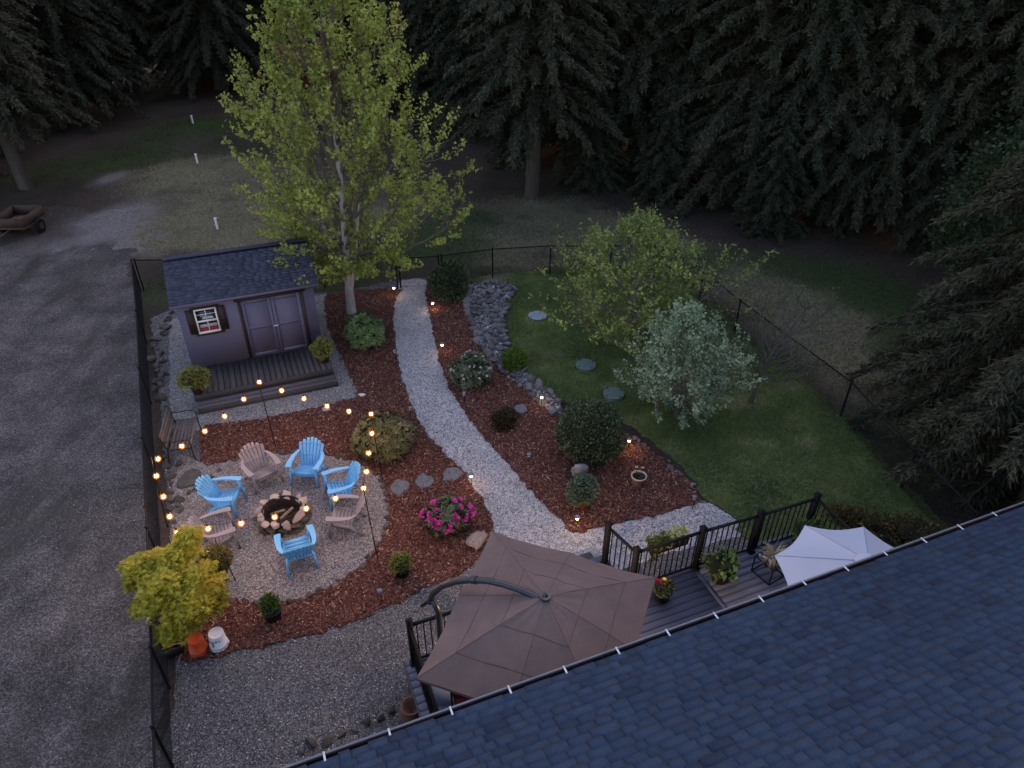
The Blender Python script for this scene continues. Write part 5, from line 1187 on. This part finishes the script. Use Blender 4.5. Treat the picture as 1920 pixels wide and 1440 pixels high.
for i in range(8):
    a, c = rimp[i], rimp[(i + 1) % 8]; V = np.array([canopy_pt(a, c, r / NS, f / 10) for r in range(NS + 1) for f in range(11)])
    F = [(r * 11 + f, r * 11 + f + 1, (r + 1) * 11 + f + 1, (r + 1) * 11 + f) for r in range(NS) for f in range(10)]
    low = V - np.array([0, 0, .006]); b = MB(); b.add(V, F); b.add(low, [q[::-1] for q in F]); hem = [(NS * 11 + f) for f in range(11)]
    b.add(np.vstack([V[hem], V[hem] - np.array([0, 0, .05])]), [(f, f + 1, 12 + f, 11 + f) for f in range(10)])
    pn = b.build('canopy_panel', M['canopy'], ub, smooth=True)
    b = MB()
    for s in (.36, .70):
        P_ = np.array([canopy_pt(a, c, s, f / 10) for f in range(11)]); P_[:, 2] += .002; b.tube(P_, .0045, 4, cap=False)
    P_ = np.array([canopy_pt(a, c, s, 0) for s in np.linspace(.03, 1, 14)]); P_[:, 2] += .001; b.tube(P_, .004, 4, cap=False); b.build('seam', M['canopyseam'], pn)
    b = MB(); b.bar(apex - (0, 0, .12), canopy_pt(a, c, .97, 0) - np.array([0, 0, .03]), .018, .022); b.build('rib', M['pole'], ub)
mb_ = np.array([1.93, 2.62, 0]); hubp = apex + np.array([0, 0, .02])
W0 = HO + HU * mb_[0] + HN * mb_[1]; W1 = HO + HU * apex[0] + HN * apex[1]
arm = []
for x_, y_ in ((806, 1128), (812, 1112), (830, 1098), (855, 1090), (885, 1087), (915, 1089), (945, 1096), (975, 1106), (1000, 1117), (1014, 1124)):
    p = on_plane(x_, y_, W0, W1) - HO; arm.append((p @ HU, p @ HN, p[2]))
arm = np.array(arm)
b = MB(); b.tube(arm, np.linspace(.052, .044, len(arm)), 12); b.build('arm', M['pole'], ub, smooth=True)
b = MB(); b.tube([arm[4] * .98 + arm[5] * .02, arm[4] * .7 + arm[5] * .3], .062, 12); b.build('arm_collar', M['pole'], ub, smooth=True)
b = MB(); b.tube([apex + (0, 0, -.15), apex + (0, 0, .03)], .03, 10); b.tube([apex + (0, 0, -.005), apex + (0, 0, .03)], .075, 16); b.tube([apex + (0, 0, .03), arm[-1] + (0, 0, .02)], [.045, .042], 12); b.ico(arm[-1] + (0, 0, .03), (.05, .05, .05), 2); b.build('hub', M['pole'], ub, smooth=True)
b = MB(); b.tube([(1.93, 2.62, DZ + .02), (1.93, 2.62, 1.9), arm[0] * .5 + np.array([1.93, 2.62, 2.2]) * .5, arm[0]], [.05, .05, .052, .054], 10); b.tube([(1.93, 2.62, 1.55), (1.93, 2.62, 1.95)], .05, 10); b.build('mast', M['pole'], ub, smooth=True)
b = MB(); b.bar(arm[0] + (0, 0, .02), arm[0] + np.array([-.12, .1, -.16]), .045, .03); b.build('tilt_handle', M['black'], ub)
b = MB(); b.lathe([(0, DZ + .16), (.3, DZ + .15), (.42, DZ + .1), (.44, DZ)], 28, c=(1.93, 2.35, .001)); b.build('base', M['basedark'], ub, smooth=True)

# white market umbrella
wu = thing('patio_umbrella', 'pale eight sided patio umbrella at the right end of the deck', 'umbrella', HO, TH)
wc = np.array([8.03, .43, 0]); wr = 1.27; wap = np.array([wc[0], wc[1], 2.84]); rim8 = [np.array([wc[0] + wr * math.cos(R_(90 + 45 * k - 1)), wc[1] + wr * math.sin(R_(90 + 45 * k - 1)), 2.38]) for k in range(8)]
for i in range(8):
    a, c = rim8[i], rim8[(i + 1) % 8]; N_ = 8; V = []
    for r in range(N_ + 1):
        for f in range(9):
            s = r / N_; ff = f / 8; e = a * (1 - ff) + c * ff; e = e + (wc * [1, 1, 0] + [0, 0, e[2]] - e) * .05 * math.sin(ff * math.pi); p = wap * (1 - s) + e * s; p[2] -= .035 * math.sin(math.pi * ff) * s; V.append(p)
    V = np.array(V); F = [(r * 9 + f, r * 9 + f + 1, (r + 1) * 9 + f + 1, (r + 1) * 9 + f) for r in range(N_) for f in range(8)]
    b = MB(); b.add(V, F); b.add(V - (0, 0, .004), [q[::-1] for q in F]); b.build('canopy_panel', M['whitecanvas'], wu, smooth=True)
    b = MB(); b.tube([wap + (0, 0, .004), a + (0, 0, .002)], .007, 4); b.build('seam', M['whiteseam'], wu)
    b = MB(); b.bar(wap - (0, 0, .1), a - (0, 0, .02), .015, .02); b.build('rib', M['pole'], wu)
b = MB(); b.tube([(wc[0], wc[1], DZ), (wc[0], wc[1], 2.9)], .022, 10); b.build('pole', M['pole'], wu, smooth=True)
b = MB(); b.lathe([(.0, 2.95), (.13, 2.885), (.2, 2.80)], 8, c=(wc[0], wc[1], 0)); b.build('vent_cap', M['whitecanvas'], wu)
b = MB(); b.lathe([(0, DZ + .08), (.2, DZ + .07), (.25, DZ)], 20, c=(wc[0], wc[1], .001)); b.build('base', M['pole'], wu)

# deck furniture and pots
def hpos(u_, n_): p = hp(u_, n_); return (p[0], p[1], 0)
L_jade = leafmat('round succulent leaves', [(0, (.06, .12, .03)), (.6, (.13, .22, .06)), (1, (.24, .32, .12))], .25)
pot_bush('bushy round leaved plant in a dark pot beside the deck seam', 0, 0, .18, .28, M['brownpot'], L_jade, .27, .22, 260, .10, 151, z=DZ, pos=hpos(7.28, 2.50), rough=.35, cz=.2, lw=.42)
pot_bush('leafy light green plant in the far corner of the deck railing', 0, 0, .16, .25, M['brownpot'], L_fern, .27, .26, 420, .10, 152, z=DZ, pos=hpos(9.22, 2.45), rough=.35, lw=.25)
t = pot_bush('dark pot with a yellow and a crimson bloom beside the umbrella corner', 0, 0, .17, .22, M['blackpot'], L_dark, .17, .11, 420, .06, 153, z=DZ, pos=hpos(6.05, 2.52), rough=.2)
g = np.random.default_rng(8)
for mt, c in (('flower_y', (.02, .10, .36)), ('flower_r', (-.09, .06, .35)), ('flower_r', (-.04, .0, .36)), ('flower_r', (-.12, .12, .33))):
    k = 14; a = np.arange(k) / k * 6.283; D = unit(np.c_[np.cos(a), np.sin(a), .4 + .3 * g.random(k)]); W = np.c_[-np.sin(a), np.cos(a), np.zeros(k)]; V, F = kites(np.tile(c, (k, 1)), D, W, np.full(k, .055), np.full(k, .022)); b = MB(); b.add(V, F, np.repeat(.1 + .8 * g.random(k), 4)); b.build('blossom', M[mt], t)
st = thing('cube_plant_stand', 'black cube frame stand holding spiky pale grass and white flowers', 'plant stand', (*hp(8.22, 2.28)[:2], DZ), TH + R_(10))
h_ = .40; w_ = .21
for a, c in [((-1, -1), (1, -1)), ((1, -1), (1, 1)), ((1, 1), (-1, 1)), ((-1, 1), (-1, -1))]:
    for z_ in (.012, h_): b = MB(); b.bar((a[0] * w_, a[1] * w_, z_), (c[0] * w_, c[1] * w_, z_), .018, .018); b.build('frame_bar', M['black'], st)
for a in ((-1, -1), (1, -1), (1, 1), (-1, 1)): b = MB(); b.bar((a[0] * w_, a[1] * w_, .0), (a[0] * w_, a[1] * w_, h_), .019, .019); b.build('leg', M['black'], st)
b = MB(); b.lathe([(0, .26), (.14, .26), (.2, .44), (.21, .44), (.19, .42), (0, .41)], 18); b.build('bowl', M['brownpot'], st)
g = np.random.default_rng(9); n = 150; az = g.random(n) * 6.283; V = []; F = []
b = MB()
for q in range(n):
    l_ = .18 + .22 * g.random(); w2 = .006; d = np.array([math.cos(az[q]), math.sin(az[q]), 0]); s_ = np.array([-d[1], d[0], 0]); o_ = np.array([.05, .02, .43]) + g.normal(size=3) * [.03, .03, 0]; up = .4 + .6 * g.random(); pr = [o_ + d * l_ * f * (1.1 - .3 * up) + np.array([0, 0, l_ * (up * f * 1.3 - .75 * f * f)]) for f in (0, .35, .7, 1)]
    VV = []
    for i_, p in enumerate(pr): w3 = w2 * (1, 1, .7, .1)[i_]; VV += [p - s_ * w3, p + s_ * w3]
    b.add(VV, [(0, 1, 3, 2), (2, 3, 5, 4), (4, 5, 7, 6)], .05 + .9 * g.random())
M['pgrass'] = leafmat('pale ornamental grass', [(0, (.14, .13, .06)), (.5, (.35, .31, .18)), (1, (.6, .55, .38))], .3)
b.build('grass_blades', M['pgrass'], st, kind='stuff')
for q in range(14):
    c = np.array([-.14 + g.normal() * .06, g.normal() * .09, .47 + g.normal() * .04]); k = 9; dd = unit(g.normal(size=(k, 3)) + [0, 0, .6]); V, F = kites(np.tile(c, (k, 1)), dd, perp(dd, g), np.full(k, .035), np.full(k, .014)); b = MB(); b.add(V, F, np.repeat(.1 + .8 * g.random(k), 4)); b.build('blossom', M['flower_w'], st)
# railing planter box
rp = thing('railing_planter', 'long dark planter of trailing green and yellow plants on the railing', 'planter', (*hp(6.42, 2.98)[:2], DZ + .62), TH)
b = MB(); b.box((0, .09, .1), (.78, .18, .17)); b.build('trough', M['brownpot'], rp)
g = np.random.default_rng(10); n = 800; P_ = np.c_[g.uniform(-.42, .0, n), g.normal(size=n) * .08 + .1, .2 + .09 * g.random(n)]; D = unit(g.normal(size=(n, 3)) + [0, 0, .4]); V, F = kites(P_, D, perp(D, g), np.full(n, .06), np.full(n, .012)); b = MB(); b.add(V, F, np.repeat(.1 + .6 * g.random(n), 4))
P_ = np.c_[g.normal(size=260) * .06 - .3, g.normal(size=260) * .03 + .02, .2 - .35 * g.random(260)]; D = unit(g.normal(size=(260, 3)) + [0, 0, -.9]); V, F = kites(P_, D, perp(D, g), np.full(260, .05), np.full(260, .012)); b.add(V, F, np.repeat(.1 + .5 * g.random(260), 4)); b.build('green_foliage', L_yel, rp, kind='stuff')
n = 420; P_ = np.c_[g.uniform(.02, .4, n), g.normal(size=n) * .07 + .12, .2 + .1 * g.random(n)]; D = unit(g.normal(size=(n, 3)) + [0, 0, .5]); V, F = kites(P_, D, perp(D, g), np.full(n, .055), np.full(n, .02)); b = MB(); b.add(V, F, np.repeat(.3 + .7 * g.random(n), 4)); b.build('yellow_foliage', leafmat('variegated leaves', [(0, (.15, .2, .05)), (.6, (.5, .5, .2)), (1, (.7, .66, .4))], .3), rp, kind='stuff')
# red chair back under the umbrella
rc = thing('patio_chair', 'dark red cushioned chair half hidden under the brown umbrella', 'chair', (*hp(2.14, 1.5)[:2], DZ), TH)
b = MB(); b.box((0, 0, .40), (.55, .5, .1)); b.build('seat_cushion', M['cushionred'], rc)
b = MB(); b.box((0, .28, .72), (.55, .09, .6)); b.build('back_cushion', M['cushionred'], rc)
for sx in (-1, 1):
    b = MB(); b.tube([(sx * .3, -.25, 0), (sx * .3, -.25, .58), (sx * .3, .3, .60)], .016, 6); b.tube([(sx * .3, .3, 0), (sx * .3, .36, 1.02)], .016, 6); b.build('leg', M['black'], rc)
b = MB(); b.bar((-.3, .36, 1.02), (.3, .36, 1.02), .03, .03); b.build('top_rail', M['black'], rc)
# terracotta urn at the gutter
p = at(775, 1350); t = thing('terracotta_urn', 'brown clay urn on the gravel at the left corner of the deck', 'pot', (p[0], p[1], .01))
b = MB(); b.lathe([(0, 0), (.11, 0), (.19, .15), (.2, .26), (.15, .36), (.17, .40), (.15, .40), (.12, .34), (0, .2)], 22); b.build('body', M['terracotta'], t, smooth=True)

# lantern under the umbrella and porch lantern
def lantern(name, label, P_, e, col=(1, .62, .32)):
    t = thing(name, label, 'lantern', P_)
    b = MB(); b.lathe([(0, 0), (.05, 0), (.05, .012), (0, .012)], 8); b.lathe([(.055, .14), (.03, .18), (0, .2)], 8); b.build('frame', M['black'], t)
    b = MB(); b.lathe([(0, .014), (.04, .014), (.04, .138), (0, .138)], 10); b.build('glass', M['lens'], t)
    ld = bpy.data.lights.new('lantern_light', 'POINT'); ld.energy = e; ld.color = col; ld.shadow_soft_size = .05; lo = bpy.data.objects.new('lantern_light', ld); scene.collection.objects.link(lo); lo.parent = t; lo.location = (.0, .0, -.08)
    return t
q = hp(3.95, 2.2, 1.95); lt = lantern('hanging_lantern', 'small lit lantern hanging beneath the brown umbrella', q, 30)
q = hp(7.3, -.76, 2.3); lt = lantern('wall_lantern', 'small lit porch lantern on the house wall under the eave', q, 3)

# weeds by the house
L_weed = leafmat('rusty weeds', [(0, (.04, .06, .02)), (.5, (.11, .085, .03)), (1, (.25, .12, .03))], .3)
for x_, y_, r_, lb in ((1640, 1000, .3, 'low rusty green clump left of the right end of the gutter'), (1710, 1010, .35, 'low rusty orange weed clump beside the gutter'), (1585, 975, .22, 'small dry clump behind the pale umbrella')):
    shrub('weed_clump', lb, x_, y_, r_ * 1.3, r_ * .6, L_weed, 900, .08, int(x_), rough=.3, group='rusty weeds by the house')

# ------------------------------------------------------------------ house
house = thing('house', 'house corner with blue grey shingle roof and brown gutter', 'house', HO, TH)
HW0, HW1 = -7.0, 16.0; EZH = 3.62; HP = .36; RD = 8.0
b = MB(); b.box(((HW0 + HW1) / 2, -.98, EZH / 2 - .05), (HW1 - HW0 - 1.0, .16, EZH - .1)); b.box(((HW0 + HW1) / 2, -15.0, EZH / 2 - .05), (HW1 - HW0 - 1.0, .16, EZH - .1))
b.box((HW0 + .55, -8.0, EZH / 2 - .05), (.16, 13.8, EZH - .1)); b.box((HW1 - .55, -8.0, EZH / 2 - .05), (.16, 13.8, EZH - .1)); b.build('wall', M['wallhouse'], house)
b = MB(); b.box(((HW0 + HW1) / 2, -.5, EZH - .17), (HW1 - HW0, .88, .02)); b.build('soffit', M['wallhouse'], house)
rz_ = EZH + HP * RD
rb = MB()
for n0, n1 in ((-.06, -RD), (-2 * RD + .06, -RD)):
    V = []
    for x_ in (HW0, HW1):
        for nn_, zz_ in ((n0, EZH + .005), (n1, rz_)): V += [(x_, nn_, zz_), (x_, nn_, zz_ - .1)]
    rb.add(V, [(0, 2, 6, 4), (1, 5, 7, 3), (0, 4, 5, 1), (0, 1, 3, 2), (4, 6, 7, 5), (2, 3, 7, 6)])
hroof = rb.build('roof', M['shingledark'], house)
EXPO = .118; nrows = int(math.hypot(RD, HP * RD) / EXPO)
tabs = tabs_mesh(HW0, HW1, 0, 0, HP, nrows, EXPO, .11, .32, 77)
cc = 1 / math.hypot(1, HP); scored = []
for tb_ in tabs:
    a, e, r, th_, ti = tb_; d_ = (r + .5) * EXPO; P_ = hp((a + e) / 2, -.06 - d_ * cc, EZH + d_ * HP * cc); x_, y_, w_ = proj(P_)
    vis = w_ > .5 and -20 < x_ < 1940 and -20 < y_ < 1460
    scored.append((w_ if vis else 1e6, tb_, vis))
scored.sort(key=lambda q: q[0])
wq = [.16, .2, .24, .28, .33, .38, .42]; TM = {}
rest = MB()
for i_, (sc_, tb_, vis) in enumerate(scored):
    a, e, r, th_, ti = tb_
    if i_ < 300 and vis:
        w = round((e - a) / .02) * .02; k = (w, th_)
        if k not in TM:
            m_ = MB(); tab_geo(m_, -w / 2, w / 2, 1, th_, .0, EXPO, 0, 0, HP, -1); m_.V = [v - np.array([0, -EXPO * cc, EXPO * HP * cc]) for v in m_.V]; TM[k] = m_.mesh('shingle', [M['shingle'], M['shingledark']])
        o = link('shingle', TM[k], hroof); d_ = r * EXPO; o.location = ((a + e) / 2, -.06 - d_ * cc, EZH + .008 + d_ * HP * cc)
    else:
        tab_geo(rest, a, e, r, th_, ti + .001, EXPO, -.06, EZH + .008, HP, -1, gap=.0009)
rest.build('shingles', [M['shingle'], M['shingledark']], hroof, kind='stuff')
b = MB(); b.box(((HW0 + HW1) / 2, -RD, rz_ + .02), (HW1 - HW0, .3, .02), t=.3); b.build('ridge_cap', M['shingle'], hroof)
# gutter: open trough
gt = MB(); Lh = HW1 - HW0; cx = (HW0 + HW1) / 2
gt.box((cx, -.115, EZH - .06), (Lh, .012, .13)); gt.box((cx, -.055, EZH - .12), (Lh, .11, .012)); gt.box((cx, .004, EZH - .06), (Lh, .012, .13))
gut = gt.build('gutter', M['fascia'], house)
b = MB(); b.box((cx, .008, EZH + .008), (Lh, .022, .012)); b.build('gutter_lip', M['guttertop'], gut)
b = MB(); b.box((0, 0, 0), (.022, .14, .008)); hm = b.mesh('hanger', M['steelwhite'])
k0 = (at(608, 1416.5, 3.62) - HO) @ HU
for q in range(-6, 22):
    o = link('hanger', hm, gut); o.location = (k0 + .69 * q, -.045, EZH + .016)
b = MB(); b.box((cx, -.14, EZH - .11), (Lh, .03, .16)); b.build('fascia_board', M['fascia'], house)
print('DONE', len(bpy.data.objects))
